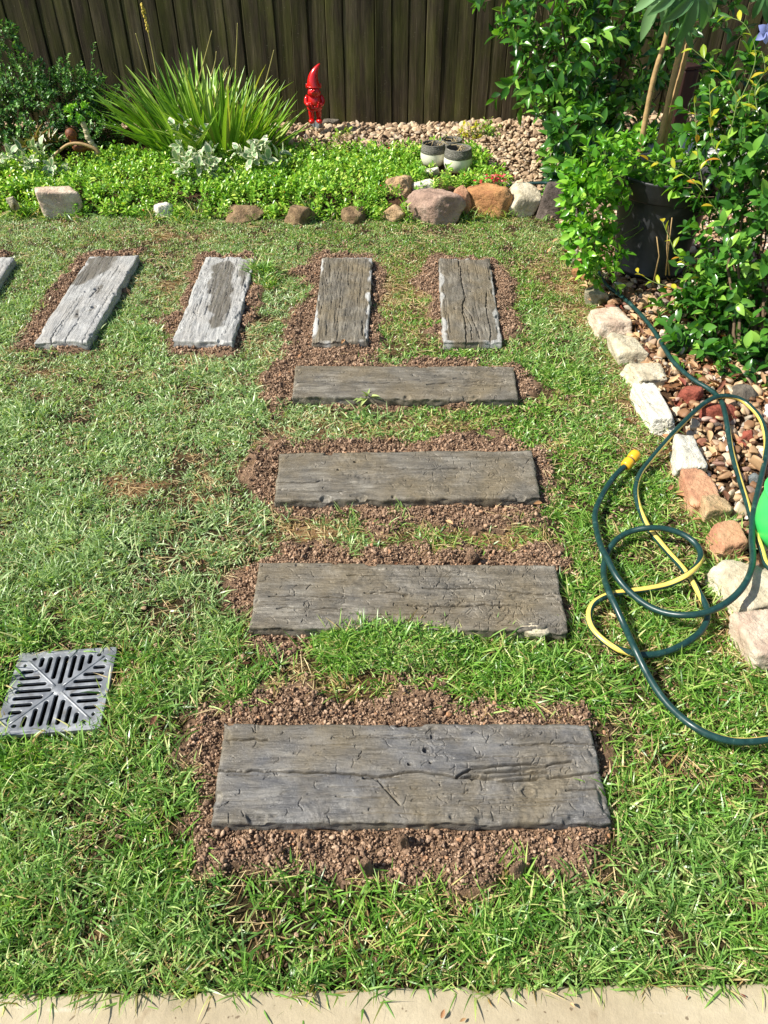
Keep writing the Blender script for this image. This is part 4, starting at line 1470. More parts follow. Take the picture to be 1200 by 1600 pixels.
for sx in (-1, 1):
    m = MB()
    m.ellipsoid((sx * 0.028, -0.012, 0.017), (0.0235, 0.037, 0.0185), 18, 12, fn=lambda d: 1 if d[2] > -0.5 else 0.5 / max(0.5, -d[2]))
    m.ellipsoid((sx * 0.03, -0.032, 0.018), (0.022, 0.02, 0.017), 14, 10)
    m.build("boot", M_RED, gnome)
    m = MB()
    m.tube([(sx * 0.046, 0.002, 0.186), (sx * 0.058, -0.002, 0.168), (sx * 0.062, -0.012, 0.145), (sx * 0.05, -0.034, 0.132), (sx * 0.036, -0.046, 0.135)], [0.014, 0.0165, 0.0165, 0.0145, 0.012], 12)
    for f in range(4):
        m.tube([(sx * (0.04 - 0.004 * f), -0.046, 0.140 - 0.006 * f), (sx * (0.026 - 0.002 * f), -0.053, 0.139 - 0.006 * f), (sx * 0.017, -0.051, 0.136 - 0.006 * f)], [0.0042, 0.004, 0.0034], 8)
    m.tube([(sx * 0.04, -0.044, 0.14), (sx * 0.031, -0.05, 0.15), (sx * 0.023, -0.052, 0.151)], [0.0048, 0.0045, 0.0035], 8)
    m.build("arm", M_RED, gnome)
    m = MB()
    m.ellipsoid((sx * 0.049, 0.0, 0.247), (0.0085, 0.0055, 0.015), 12, 8, fn=lambda d: 1 + 0.3 * max(0, d[2]))
    m.build("ear", M_RED, gbody)
    m = MB()
    m.ellipsoid((sx * 0.016, -0.037, 0.2375), (0.0075, 0.005, 0.0042), 10, 8)
    m.ellipsoid((sx * 0.016, -0.0375, 0.2445), (0.0105, 0.005, 0.0032), 10, 8)
    m.build("eye", M_RED, gbody)
    m = MB()
    m.tube([(0, -0.046, 0.2185), (sx * 0.012, -0.047, 0.219), (sx * 0.025, -0.042, 0.2135), (sx * 0.036, -0.034, 0.216)], [0.005, 0.0065, 0.005, 0.0015], 10)
    m.build("moustache", M_RED, gbody)
m = MB()
m.ellipsoid((0, -0.047, 0.228), (0.0088, 0.0095, 0.008), 14, 10)
m.build("nose", M_RED, gbody)
m = MB()
m.ellipsoid((0, -0.024, 0.206), (0.046, 0.027, 0.04), 44, 20, fn=lambda d: (1 + 0.06 * math.cos(math.atan2(d[0], -d[1]) * 13 + d[2] * 3)) * (1 - 0.25 * max(0, -d[2]) * abs(d[0])))
m.build("beard", M_RED, gbody)
m = MB()
hz = np.linspace(0, 1, 18)
pts = [(0.055 * q ** 2.6 - 0.006 * math.sin(q * 3.1), 0.004 * q, 0.242 + 0.15 * q) for q in hz]
m.tube(pts, [0.0455 * (1 - q) ** 0.72 * (1 + 0.1 * math.sin(q * 3.1)) + 0.0022 for q in hz], 26)
bt = [(0.0455 * math.cos(a), 0.0435 * math.sin(a), 0.2475) for a in np.linspace(0, 2 * math.pi, 33)]
hat = m.build("hat", M_RED, gnome)
m = MB()
m.tube(bt, 0.0055, 8, cap=False)
m.build("hat_brim", M_RED, hat)
m = MB()
bt = [(0.0545 * math.cos(a), 0.0475 * math.sin(a), 0.118) for a in np.linspace(0, 2 * math.pi, 33)]
m.tube(bt, 0.0045, 8, cap=False)
m.box((0, -0.05, 0.118), (0.017, 0.006, 0.014))
m.build("belt", M_RED, gbody)

# ------------------------------------------------------------------ pots
t = NT("pot_bands")
v = t.coords()
M_CREAMPOT = plain("cream_glaze", srgb(226, 222, 200), 0.35, 0.06, 20, 0.05)
w_ = t.n("TexWave", {"wave_type": 'RINGS', "rings_direction": 'X'}, Vector=v, Scale=60.0, Distortion=14.0, Detail=2.0)
M_BAND = t.fin(t.ramp(w_.outputs["Fac"], [(0.35, srgb(74, 72, 66)), (0.6, srgb(138, 134, 122))]), 0.7, t.bump(w_.outputs["Fac"], 0.6, 0.003), 0.3)
M_POTSOIL = plain("potting_soil", srgb(44, 34, 26), 0.95, 0.4, 60, 0.8)
M_TWIG = plain("dry_twig", srgb(176, 156, 112), 0.8, 0.2, 40)


def small_pot(px, py, Y, r, h, rz, label, seed, band=True, body=None):
    p = G(px, py, Y)
    e = thing("flower_pot", label, "flower pot", (p.x, p.y, p.z), rz, "small pots in the ground cover")
    m = MB()
    b0 = h * 0.60
    m.lathe([(0, 0), (r * .72, 0), (r * .86, h * .08), (r * .98, h * .3), (r * 1.0, h * .45), (r * .985, b0)], seg=36)
    m.build("body", body or M_CREAMPOT, e)
    m = MB()
    m.lathe([(r * .985, b0), (r * 1.0, b0 + .001), (r * .96, h * .8), (r * .90, h * .95), (r * .91, h * .985), (r * .89, h), (r * .83, h), (r * .82, h * .9), (r * .86, h * .7)], seg=36)
    m.build("rim_band", M_BAND if band else (body or M_CREAMPOT), e)
    m = MB()
    m.lathe([(r * .85, h * .66), (r * .5, h * .70), (0, h * .69)], seg=24)
    m.build("potting_soil", M_POTSOIL, e)
    rg = np.random.default_rng(seed)
    for k in range(7):
        a, l = rg.uniform(0, 6.28), rg.uniform(.03, .08)
        q = np.array([rg.uniform(-.5, .5) * r, rg.uniform(-.5, .5) * r, h * .72])
        m = MB()
        m.tube([q, q + [l * .35 * math.cos(a), l * .35 * math.sin(a), l * .6], q + [l * math.cos(a), l * math.sin(a), l * .5]], [.0022, .0018, .001], 6)
        m.build("dry_stalk", M_TWIG, e)
    return e


small_pot(714.5, 266, .07, 0.079, 0.122, R(10), "cream pot with a patterned grey band, nearest of the three small pots", 3)
small_pot(676, 257, .07, 0.071, 0.115, R(60), "cream pot with a plain grey band, left of the patterned one", 4)
small_pot(704, 247, .06, 0.068, 0.105, R(0), "grey pot with a reddish rim standing behind the two cream pots", 5, True, plain("grey_glaze", srgb(150, 146, 138), 0.5))

t = NT("black_plastic")
n2 = t.noise(t.coords(), 14, 5, 0.6)
M_BLACK = t.fin(t.ramp(n2, [(0.35, srgb(30, 31, 33)), (0.62, srgb(44, 45, 47)), (0.74, srgb(84, 82, 78))]), t.ramp(n2, [(0.3, g_(0.35)), (0.7, g_(0.6))]), None, 0.5)
PB = GY(1012, 412, 3.36)
pot = thing("black_pot", "big black plastic pot with a moulded rim, overflowing with trailing leaves", "plant pot", (PB.x, PB.y, PB.z - 0.01))
m = MB()
m.lathe([(0, 0), (.148, 0), (.153, .006), (.154, .02), (.149, .026), (.19, .33)], seg=56)
m.build("body", M_BLACK, pot)
m = MB()
m.lathe([(.19, .33), (.207, .332), (.211, .338), (.217, .405), (.221, .412), (.217, .416), (.206, .414), (.204, .37), (.194, .345)], seg=56)
m.build("rim", M_BLACK, pot)
m = MB()
m.lathe([(.195, .36), (.1, .375), (0, .38)], seg=32)
m.build("potting_soil", M_POTSOIL, pot)

# green plastic tub cut by the right edge
M_GREENP = plain("bright_green_plastic", srgb(66, 206, 100), 0.4, 0.03, 8)
TB = G(1240, 850, 0.03)
tub = thing("plastic_tub", "bright light green plastic tub showing at the right edge beside the hose", "tub", (TB.x - 0.004, TB.y + 0.02, 0.03))
m = MB()
m.lathe([(0, 0), (.075, 0), (.088, .006), (.1, .03), (.107, .07), (.109, .1), (.106, .135), (.102, .15)], seg=48)
m.build("body", M_GREENP, tub)
m = MB()
m.lathe([(.101, .148), (.11, .15), (.112, .156), (.108, .161), (.098, .161), (.096, .15), (.1, .1), (.085, .02), (0, .015)], seg=48)
m.build("rim", M_GREENP, tub)
m = MB()
m.tube([(0.105 * math.cos(a), 0.012, 0.152 + 0.075 * math.sin(a)) for a in np.linspace(0.05, math.pi - 0.05, 18)], 0.004, 8)
m.build("handle", M_GREENP, tub)

# rust brown post behind the potted plant
PP = GY(1046, 222, 4.42)
post = thing("timber_post", "rust brown timber post standing behind the potted plant", "post", (PP.x, PP.y, PP.z - 0.06), R(25))
t = NT("shaded_rust_timber")
n2 = t.noise(t.coords((1, 1, .1)), 40, 5, 0.6)
M_RUST = t.fin(t.ramp(n2, [(0.3, srgb(30, 15, 10)), (0.7, srgb(52, 26, 17))]), 0.7, t.bump(n2, 0.3, 0.004), 0.3)  # brown darkened to stand for the shade of the plants around it
m = MB()
V = []
for z, r, ox in ((0, .043, 0), (.2, .044, .002), (.4, .045, .004), (.41, .042, .004)):
    for a, b in ((-1, -1), (1, -1), (1, 1), (-1, 1)):
        V.append((a * r + ox, b * r, z))
m.add(V, [(i * 4 + k, i * 4 + (k + 1) % 4, i * 4 + 4 + (k + 1) % 4, i * 4 + 4 + k) for i in range(3) for k in range(4)] + [(12, 13, 14, 15)])
bevel(m.build("shaft", M_RUST, post, False), .006)
m = MB()
m.box((.004, 0, .418), (.1, .1, .016))
bevel(m.build("cap", M_RUST, post, False), .005)

# ------------------------------------------------------------------ grass
GR_STOPS = [(0.0, srgb(56, 98, 28)), (0.22, srgb(84, 132, 42)), (0.45, srgb(109, 157, 56)), (0.65, srgb(132, 172, 74)), (0.82, srgb(153, 184, 92)), (0.93, srgb(176, 194, 112)), (1.0, srgb(196, 192, 126))]
DRY_STOPS = [(0.0, srgb(150, 122, 76)), (0.4, srgb(184, 158, 104)), (0.7, srgb(206, 186, 134)), (1.0, srgb(128, 96, 60))]
PALE_STOPS = [(0.0, srgb(106, 136, 84)), (0.4, srgb(142, 170, 112)), (0.75, srgb(172, 194, 142)), (1.0, srgb(200, 208, 166))]  # paler greens; over the mid-left lawn they paint in the sun's sheen
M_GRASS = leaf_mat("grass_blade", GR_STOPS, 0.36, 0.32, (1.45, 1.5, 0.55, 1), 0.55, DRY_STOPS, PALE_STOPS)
M_THATCH = leaf_mat("dry_thatch", [(0, srgb(140, 112, 72)), (0.5, srgb(186, 160, 112)), (1, srgb(212, 196, 150))], 0.7, 0.2)


def tuft(name, n, l0, l1, w0, w1, spread, lean0, lean1, seed, mat_, flat=0.0):
    rg = np.random.default_rng(seed)
    V, F, Tn, Al = [], [], [], []
    sg = 4
    for b in range(n):
        a, rr = rg.uniform(0, 6.283), spread * math.sqrt(rg.random())
        bp = np.array([rr * math.cos(a), rr * math.sin(a), -0.004])
        az = rg.uniform(0, 6.283)
        d = np.array([math.cos(az), math.sin(az), 0])
        l, w = rg.uniform(l0, l1), rg.uniform(w0, w1)
        th, dth = R(rg.uniform(lean0, lean1)), R(rg.uniform(12, 64)) / sg
        tw, dtw = rg.normal(0, 0.5), rg.normal(0, 0.25)
        p = bp.copy()
        p[2] += flat * rg.uniform(0, 1)
        off = len(V)
        for i in range(sg + 1):
            wi = w / 2 * (0.75, 1.0, 0.92, 0.66, 0.06)[i]
            t_ = d * math.sin(th) + np.array([0, 0, math.cos(th)])
            s = np.array([-d[1], d[0], 0])
            nn = np.cross(s, t_)
            s2 = s * math.cos(tw) + nn * math.sin(tw)
            V.append(p + s2 * wi)
            V.append(p - s2 * wi)
            Al += [i / sg, i / sg]
            p = p + t_ * l / sg
            th = min(th + dth, 1.75)
            tw += dtw
        for i in range(sg):
            F.append((off + 2 * i, off + 2 * i + 1, off + 2 * i + 3, off + 2 * i + 2))
            Tn.append(0)
        tv = rg.random()
        Tn[-sg:] = [tv] * sg
    return mesh(name, V, np.array(F), [mat_], None, True, {"tint": ('FACE', Tn), "along": ('POINT', Al)})


T_LONG = [tuft("long_grass_tuft", 18, 0.026, 0.066, 0.0024, 0.0043, 0.03, 18, 80, 10 + k, M_GRASS) for k in range(10)]
T_SHORT = [tuft("short_grass_tuft", 17, 0.014, 0.034, 0.0028, 0.0042, 0.028, 25, 84, 40 + k, M_GRASS) for k in range(10)]
T_FINE = [tuft("mown_grass_tuft", 18, 0.012, 0.028, 0.0028, 0.0042, 0.03, 20, 80, 70 + k, M_GRASS) for k in range(8)]
T_THATCH = [tuft("thatch_tuft", 9, 0.02, 0.06, 0.0014, 0.0028, 0.03, 74, 92, 90 + k, M_THATCH, 0.012) for k in range(6)]
C_GRASS = proto_coll("grass_kinds", T_LONG + T_SHORT + T_FINE)
C_THATCH = proto_coll("thatch_kinds", T_THATCH)

LX0, LX1 = -3.2, 2.1
area = (LX1 - LX0) * 3.9


def cull(x, y, margin=0.35):
    """Keep what the photo or a step to the side of it could see."""
    half = 0.62 + 0.46 * np.maximum(y, 0.0) + margin
    return np.abs(x) < half


N = int(area * 5200)
x, y = RNG.uniform(LX0, LX1, N), RNG.uniform(0.45, 4.35, N)
k = cull(x, y)
x, y = x[k], y[k]
so, th, sd = soil_amount(x, y), thin_amount(x, y), bed_amount(x, y)
patch = fbm2(x * 3.2, y * 3.2, 3, 77)
fine = fbm2(x * 14, y * 14, 2, 78)
prob = (1 - smooth((so - 0.1) / 0.6)) * (1 - 0.8 * th) * np.clip(0.68 + 0.5 * fine + 0.12 * patch, 0.08, 1)
nearf = smooth((2.1 - y) / 1.3)
prob *= 0.95 - 0.45 * nearf
ok = (RNG.random(len(x)) < prob) & (sd < np.where((x > 0.55) & (y < 3.6), -0.012, 0.02)) & (y > path_y(x) + 0.012) & ~in_grate(x, y, 0.004)
for q in QP.values():
    ok &= sdist(x, y, q) < 0.0
x, y, th, patch, nearf, fine = x[ok], y[ok], th[ok], patch[ok], nearf[ok], fine[ok]
n = len(x)
longp = np.clip(0.02 + 0.85 * nearf + 0.16 * patch - 0.1 * smooth((y - 2.4) / 1.2) - 0.4 * th, 0, 1)
r_ = RNG.random(n)
far = smooth((y - 2.6) / 1.0)
idx = np.where(r_ < longp, RNG.integers(0, 10, n), np.where(RNG.random(n) < far, RNG.integers(20, 28, n), RNG.integers(10, 20, n)))
scl = RNG.uniform(0.75, 1.2, n) * (1 + 0.12 * patch) * (1 - 0.2 * far)
dry = np.clip(0.025 + 0.34 * th + 0.08 * smooth((-patch) / 0.8) + 0.05 * far, 0, 0.8)
sheen_pale = np.clip(0.12 + 0.75 * smooth((0.35 - x) / 1.0) * smooth((y - 1.15) / 0.5) * (1 - 0.35 * smooth((y - 3.0) / 0.8)) + 0.3 * fbm2(x * 2.1, y * 2.1, 3, 79) + 0.18 * fbm2(x * 12, y * 12, 2, 80), 0, 0.85)  # mid-left sun sheen put into the blade colour, random tone on top
z = ground_z(x, y)
P = [np.c_[x, y, z]]
S_, I_, D_ = [scl], [idx], [dry]
# the raised turf clump over the front of the second timber
m_ = 900
cx = CLUMP_C.x + CLUMP_R[0] * RNG.uniform(-1.02, 1.02, m_)
cy = CLUMP_C.y + CLUMP_R[1] * RNG.uniform(-0.85, 1.0, m_)
r2 = ((cx - CLUMP_C.x) / CLUMP_R[0]) ** 2 + ((cy - CLUMP_C.y) / CLUMP_R[1]) ** 2
kk = (r2 < 1) & (sdist(cx, cy, QP["B"]) < 0.02)
cx, cy = cx[kk], cy[kk]
czz = ground_z(cx, cy)
czz = np.maximum(czz, 0.03 * np.ones_like(czz) * clump_amount(cx, cy) ** .5)
P.append(np.c_[cx, cy, czz])
S_.append(RNG.uniform(.65, 1.0, len(cx)))
I_.append(RNG.integers(10, 20, len(cx)))
D_.append(np.full(len(cx), 0.05))
# longer grass along the foot of the border stones and through the bed's front edge
ex, ey = RNG.uniform(-3.0, 1.3, 2600), RNG.uniform(3.85, 4.3, 2600)
esd = bed_amount(ex, ey)
kk = (esd > -0.05) & (esd < 0.09) & cull(ex, ey) & (RNG.random(len(ex)) < np.clip(0.35 + 0.6 * fbm2(ex * 5, ey * 2, 2, 88), 0.05, 1))
P.append(np.c_[ex, ey, ground_z(ex, ey)][kk])
S_.append(RNG.uniform(1.0, 1.7, kk.sum()))
I_.append(RNG.integers(0, 10, kk.sum()))
D_.append(RNG.uniform(0, .3, kk.sum()))
# tufts at the foot of the right hand stones, ragged fringe on the path, odd tufts beside timbers
ex, ey = RNG.uniform(0.5, 1.3, 5200), RNG.uniform(0.8, 3.9, 5200)
esd = bed_amount(ex, ey)
kk = (esd > -0.05) & (esd < 0.035) & (RNG.random(len(ex)) < 0.12)
P.append(np.c_[ex, ey, ground_z(ex, ey)][kk])
S_.append(RNG.uniform(.7, 1.25, kk.sum()))
I_.append(RNG.integers(0, 20, kk.sum()))
D_.append(RNG.uniform(.1, .7, kk.sum()))
ex = RNG.uniform(-1.3, 1.3, 150)
P.append(np.c_[ex, path_y(ex) + RNG.uniform(0.004, 0.02, 150), np.zeros(150)])
S_.append(RNG.uniform(.6, 1.1, 150))
I_.append(RNG.integers(0, 10, 150))
D_.append(RNG.uniform(0, .25, 150))
for (a, b, nn, ss) in ((412, 430, 26, 1.35), (418, 448, 18, 1.2), (735, 985, 26, .8), (620, 812, 4, .8), (560, 815, 4, .7), (820, 825, 6, .7), (365, 1010, 10, .8), (850, 1030, 16, 1.0), (1125, 835, 18, 1.3), (1140, 905, 22, 1.3)):
    c_ = G(a, b)
    q = np.c_[c_.x + RNG.normal(0, .018, nn), c_.y + RNG.normal(0, .02, nn)]
    P.append(np.c_[q, ground_z(q[:, 0], q[:, 1])])
    S_.append(np.full(nn, ss) * RNG.uniform(.8, 1.2, nn))
    I_.append(RNG.integers(0, 10, nn))
    D_.append(np.full(nn, .08))
P, S_, I_, D_ = np.concatenate(P), np.concatenate(S_), np.concatenate(I_), np.concatenate(D_)
Pl_ = np.r_[sheen_pale, np.full(len(P) - len(sheen_pale), .15)]
rot = np.c_[RNG.normal(0, .12, len(P)), RNG.normal(0, .12, len(P)), RNG.uniform(0, 6.283, len(P))]
scatter("grass", "bright green unevenly grown lawn grass around the timbers", "grass", P, rot, S_, I_, C_GRASS, D_, Pl_)
print("grass tufts", len(P))

# dry thatch low between the blades
N = int(area * 1500)
x, y = RNG.uniform(LX0, LX1, N), RNG.uniform(0.5, 4.2, N)
th = thin_amount(x, y)
ok = cull(x, y) & (bed_amount(x, y) < 0.05) & (RNG.random(N) < 0.12 + 0.2 * smooth((2.0 - y) / 0.9) + 0.55 * th) & (y > path_y(x) + 0.02) & ~in_grate(x, y, .01) & (soil_amount(x, y) < 0.8)
for q in QP.values():
    ok &= sdist(x, y, q) < -0.01
x, y = x[ok], y[ok]
scatter("thatch", "straw coloured dead grass lying between the green blades", "dry grass", np.c_[x, y, ground_z(x, y) + 0.001], np.c_[RNG.normal(0, .1, len(x)), RNG.normal(0, .1, len(x)), RNG.uniform(0, 6.28, len(x))], RNG.uniform(.7, 1.2, len(x)), RNG.integers(0, 6, len(x)), C_THATCH)

# ------------------------------------------------------------------ crumbs of dug soil
t = NT("soil_crumb")
rnd = t.n("ObjectInfo").outputs["Random"]
n2 = t.noise(t.coords(), 3.0, 4, 0.6)
c = t.ramp(rnd, [(0, srgb(100, 80, 65)), (0.35, srgb(146, 119, 97)), (0.7, srgb(180, 149, 122)), (0.92, srgb(208, 177, 148)), (1, srgb(192, 144, 106))])
c = t.mix(0.6, c, t.ramp(n2, [(.3, g_(.7)), (.7, g_(1.25))]), 'MULTIPLY')
M_CRUMB = t.fin(c, 0.95, t.bump(n2, 0.5, 0.2), 0.15)
CRUMBS = []
for k in range(10):
    V = rock_verts(700 + k, 9, 0.1, 0.14, ICO2_V) * np.array([1, random.uniform(.7, 1), random.uniform(.6, .9)])
    CRUMBS.append(mesh("soil_crumb", V, ICO2_F, [M_CRUMB]))
C_CRUMB = proto_coll("crumb_kinds", CRUMBS)
xs_, ys_ = [], []
for p in SOIL:
    a, b = rand_in([(q[0] + 0.0, q[1]) for q in p], 60000)
    xs_.append(a)
    ys_.append(b)
    a, b = rand_in([((q[0] - np.mean([w[0] for w in p])) * 1.14 + np.mean([w[0] for w in p]), (q[1] - np.mean([w[1] for w in p])) * 1.14 + np.mean([w[1] for w in p])) for q in p], 5000)
    xs_.append(a)
    ys_.append(b)
nl = 70000                         # a few crumbs lie everywhere between the blades
xs_.append(RNG.uniform(-2.4, 1.2, nl))
ys_.append(RNG.uniform(0.5, 4.0, nl))
x, y = np.concatenate(xs_), np.concatenate(ys_)
ok = (RNG.random(len(x)) < np.clip(soil_amount(x, y) + 0.08, 0, 1)) | ((np.arange(len(x)) >= len(x) - nl) & (bed_amount(x, y) < 0) & (y > path_y(x) + .01) & ~in_grate(x, y, .01))
ok &= cull(x, y)
for q in QP.values():
    ok &= sdist(x, y, q) < -0.004
x, y = x[ok], y[ok]
s = np.clip(RNG.lognormal(math.log(0.0019), 0.5, len(x)), 0.0009, 0.008)
scatter("soil_crumbs", "crumbly reddish brown dug soil around the timbers", "soil", np.c_[x, y, ground_z(x, y) + s * 0.35 + RNG.uniform(0, .005, len(x))], euler_rand(len(x), 1.5), s, RNG.integers(0, 10, len(x)), C_CRUMB)
print("crumbs", len(x))
M_CLOD = stone_mat("earth_clod", [srgb(124, 98, 78), srgb(162, 132, 106), srgb(190, 158, 130)], 0.9, 30, 0, 0.95)
ROCK["clod"] = M_CLOD
for sd, x0, x1, y0, y1, lab in ((81, 621, 641, 1300, 1326, "upright earth clod in the soil in front of the nearest sleeper"), (82, 560, 588, 1342, 1366, "flat pinkish clod at the grass edge below the nearest sleeper"), (83, 796, 824, 1346, 1372, "flat clod at the right of the soil below the nearest sleeper"),
                                (85, 728, 752, 862, 880, "orange clod behind the grey sleeper with the turf clump")):
    rock(sd, x0, x1, y0, y1, "clod", lab, name="earth_clod", cat="clod", group="clods of dug earth", rough=.16, sink=.7, z=0.014, soft=.04)
rock(87, 795, 872, 987, 1001, "cream", "flat pale sliver under the right end of the overgrown sleeper", name="stone_sliver", cat="stone", rough=.03, depth=.3, z=0.0)

# fallen dry leaves among the pebbles
M_LITTER = leaf_mat("dry_leaf", [(0, srgb(86, 54, 36)), (.3, srgb(134, 92, 60)), (.6, srgb(176, 134, 92)), (.85, srgb(204, 172, 128)), (1, srgb(124, 60, 44))], 0.65, 0.12)
LIT = []
for k in range(6):
    g = leaf_geo(1, random.uniform(.28, .5), 5, random.uniform(.2, .6), random.uniform(-.35, .35), .45, False, random.uniform(-.06, .06))
    LIT.append(mesh("dry_leaf", g[0], g[1], [M_LITTER]))
C_LIT = proto_coll("dry_leaf_kinds", LIT)
LP = wpoly([(960, 500), (1010, 500), (1100, 560), (1200, 600), (1200, 650), (1060, 650), (1010, 590)])
x, y = rand_in(LP, 1500)
LP2 = wpoly([(905, 400), (1040, 430), (1200, 640), (1200, 950), (1150, 870), (1060, 680), (960, 520)])
x2, y2 = rand_in(LP2, 240)
x3, y3 = rand_in(wpoly([(880, 350), (920, 450), (1010, 600), (1090, 760), (1190, 1010), (1150, 1010), (1040, 780), (980, 600), (890, 440), (865, 370)]), 260)
n4 = 46
x4 = RNG.uniform(-1.1, 1.0, n4)
y4 = np.where(RNG.random(n4) < .4, path_y(x4) - RNG.uniform(.005, .12, n4), RNG.uniform(.6, 3.6, n4))
sz4 = np.where(y4 < .5, RNG.uniform(.006, .018, n4), RNG.uniform(.015, .035, n4))
x, y = np.r_[x, x2, x3, x4], np.r_[y, y2, y3, y4]
lz = np.r_[RNG.uniform(.016, .034, len(x) - n4), np.where(y4 < .5, .006, .022)]
lz = np.where(np.r_[np.zeros(len(x) - n4, bool), y4 < .48], lz + .09 + .008, lz)
scatter("leaf_litter", "dry brown fallen leaves between the pebbles and border stones", "leaf litter", np.c_[x, y, ground_z(x, y) + lz], euler_rand(len(x), .35), np.r_[RNG.uniform(.022, .05, len(x) - n4), sz4], RNG.integers(0, 6, len(x)), C_LIT)

# ------------------------------------------------------------------ succulent ground cover of the back bed
M_COVER = leaf_mat("ground_cover_leaf", [(0, srgb(78, 124, 36)), (.3, srgb(112, 162, 50)), (.6, srgb(144, 188, 64)), (.85, srgb(176, 208, 86)), (1, srgb(206, 216, 104))], 0.32, 0.25, (1.4, 1.5, .5, 1), 0.5)


def sprig(name, n, L, h, seed, mat_, wd=.55, pk=.62, up=.5):
    rg = np.random.default_rng(seed)
    Vs, Fs, Ts = [], [], []
    off = 0
    for i in range(n):
        t_ = (i + .5) / n
        g = leaf_geo(L * rg.uniform(.7, 1.2), L * wd * rg.uniform(.8, 1.1), 3, .12, rg.uniform(-.1, .35), pk)
        az = i * 2.4 + rg.normal(0, .3)
        el = up * t_ * 2 - .15 + rg.normal(0, .2)
        D = np.array([[math.cos(az) * math.cos(el), math.sin(az) * math.cos(el), math.sin(el)]])
        Bm = frames(D, np.array([[-.5 * math.cos(az), -.5 * math.sin(az), 1.0]]))[0]
        V = g[0] @ Bm.T + np.array([rg.normal(0, .006), rg.normal(0, .006), h * t_])
        Vs.append(V)
        Fs.append(g[1] + off)
        off += len(V)
        Ts += [rg.random()] * len(g[1])
    return mesh(name, np.concatenate(Vs), np.concatenate(Fs), [mat_], None, True, {"tint": ('FACE', Ts)})


C_COVER = proto_coll("cover_kinds", [sprig("cover_sprig", 13, .0155 + .001 * k, .028 + .0035 * k, 300 + k, M_COVER, .45 + .03 * (k % 5)) for k in range(10)])
CV = [(-3.0, 4.02)] + [tuple(p) for p in wpoly([(0, 334), (250, 338), (480, 344), (645, 344), (660, 318), (735, 300), (790, 300), (800, 284), (770, 272), (748, 256), (725, 240), (690, 240), (640, 244), (560, 246), (500, 240), (440, 250), (300, 254), (200, 252), (110, 262), (0, 275)], .04)] + [(-3.0, 4.7)]
x, y = rand_in(CV, 2300)
xx, yy = wob(x, y, .05)
ok = inside(xx, yy, CV) & (bed_amount(x, y) > -0.02)
for (a, b, rr) in ((714.5, 266, .095), (676, 256, .085), (703, 246, .085)):
    c_ = G(a, b, .07)
    ok &= (np.hypot(x - c_.x, y - c_.y) > rr) & ~((np.abs(x - c_.x) < rr * .8) & (y < c_.y) & (y > c_.y - rr - .05) & (RNG.random(len(x)) < .6))
dens = np.clip(.85 + .7 * fbm2(x * 6, y * 6, 3, 91), .12, 1)
ok &= RNG.random(len(x)) < dens
x, y = x[ok], y[ok]
mound = .012 * smooth(bed_amount(x, y) / .15) + .018 * fbm2(x * 5, y * 5, 3, 92)
z = ground_z(x, y) + np.clip(mound, -.01, .08) + RNG.uniform(-.012, .012, len(x))
# keep the faces of the border stones showing
rocks_xy = [(o.location.x, o.location.y, o.dimensions.x, o.dimensions.z) for o in SC.objects if o.name.startswith("rock")]
z = np.where(y < 4.16, np.minimum(z, ground_z(x, y) + .03), z)
hide = np.zeros(len(x), bool)
for (a, b, w, h) in rocks_xy:
    if w > 0.085:
        hide |= (np.abs(x - a) < w * .42) & (y < b + .03) & (y > b - .2) & (RNG.random(len(x)) < np.where(a > 0.05, .9, .6))
x, y, z = x[~hide], y[~hide], z[~hide]
scatter("ground_cover", "bright green fleshy ground cover filling the back bed", "ground cover", np.c_[x, y, z], np.c_[RNG.normal(-.15, .25, len(x)), RNG.normal(0, .25, len(x)), RNG.uniform(0, 6.28, len(x))], RNG.uniform(.8, 1.3, len(x)), RNG.integers(0, 10, len(x)), C_COVER)
print("cover sprigs", len(x))
M_BLOOM = plain("red_bloom", srgb(206, 60, 40), .5)
fl = [mesh("bloom", *leaf_geo(1, .9, 3, .4, .2)[:2], [M_BLOOM])]
pk_ = RNG.choice(len(x), 34, replace=False)
scatter("cover_blooms", "tiny red blooms dotted over the ground cover", "flowers", np.c_[x, y, z + .055][pk_], euler_rand(34, .8), RNG.uniform(.009, .014, 34), np.zeros(34), proto_coll("bloom_kinds", fl))

# ------------------------------------------------------------------ plants
M_BARK = plain("brown_bark", srgb(92, 74, 54), 0.85, 0.3, 60, 0.4)
M_GSTEM = plain("green_stem", srgb(96, 116, 52), 0.6, 0.2, 40)
M_PSTEM = plain("pale_stem", srgb(168, 138, 92), 0.75, 0.22, 50, 0.5)


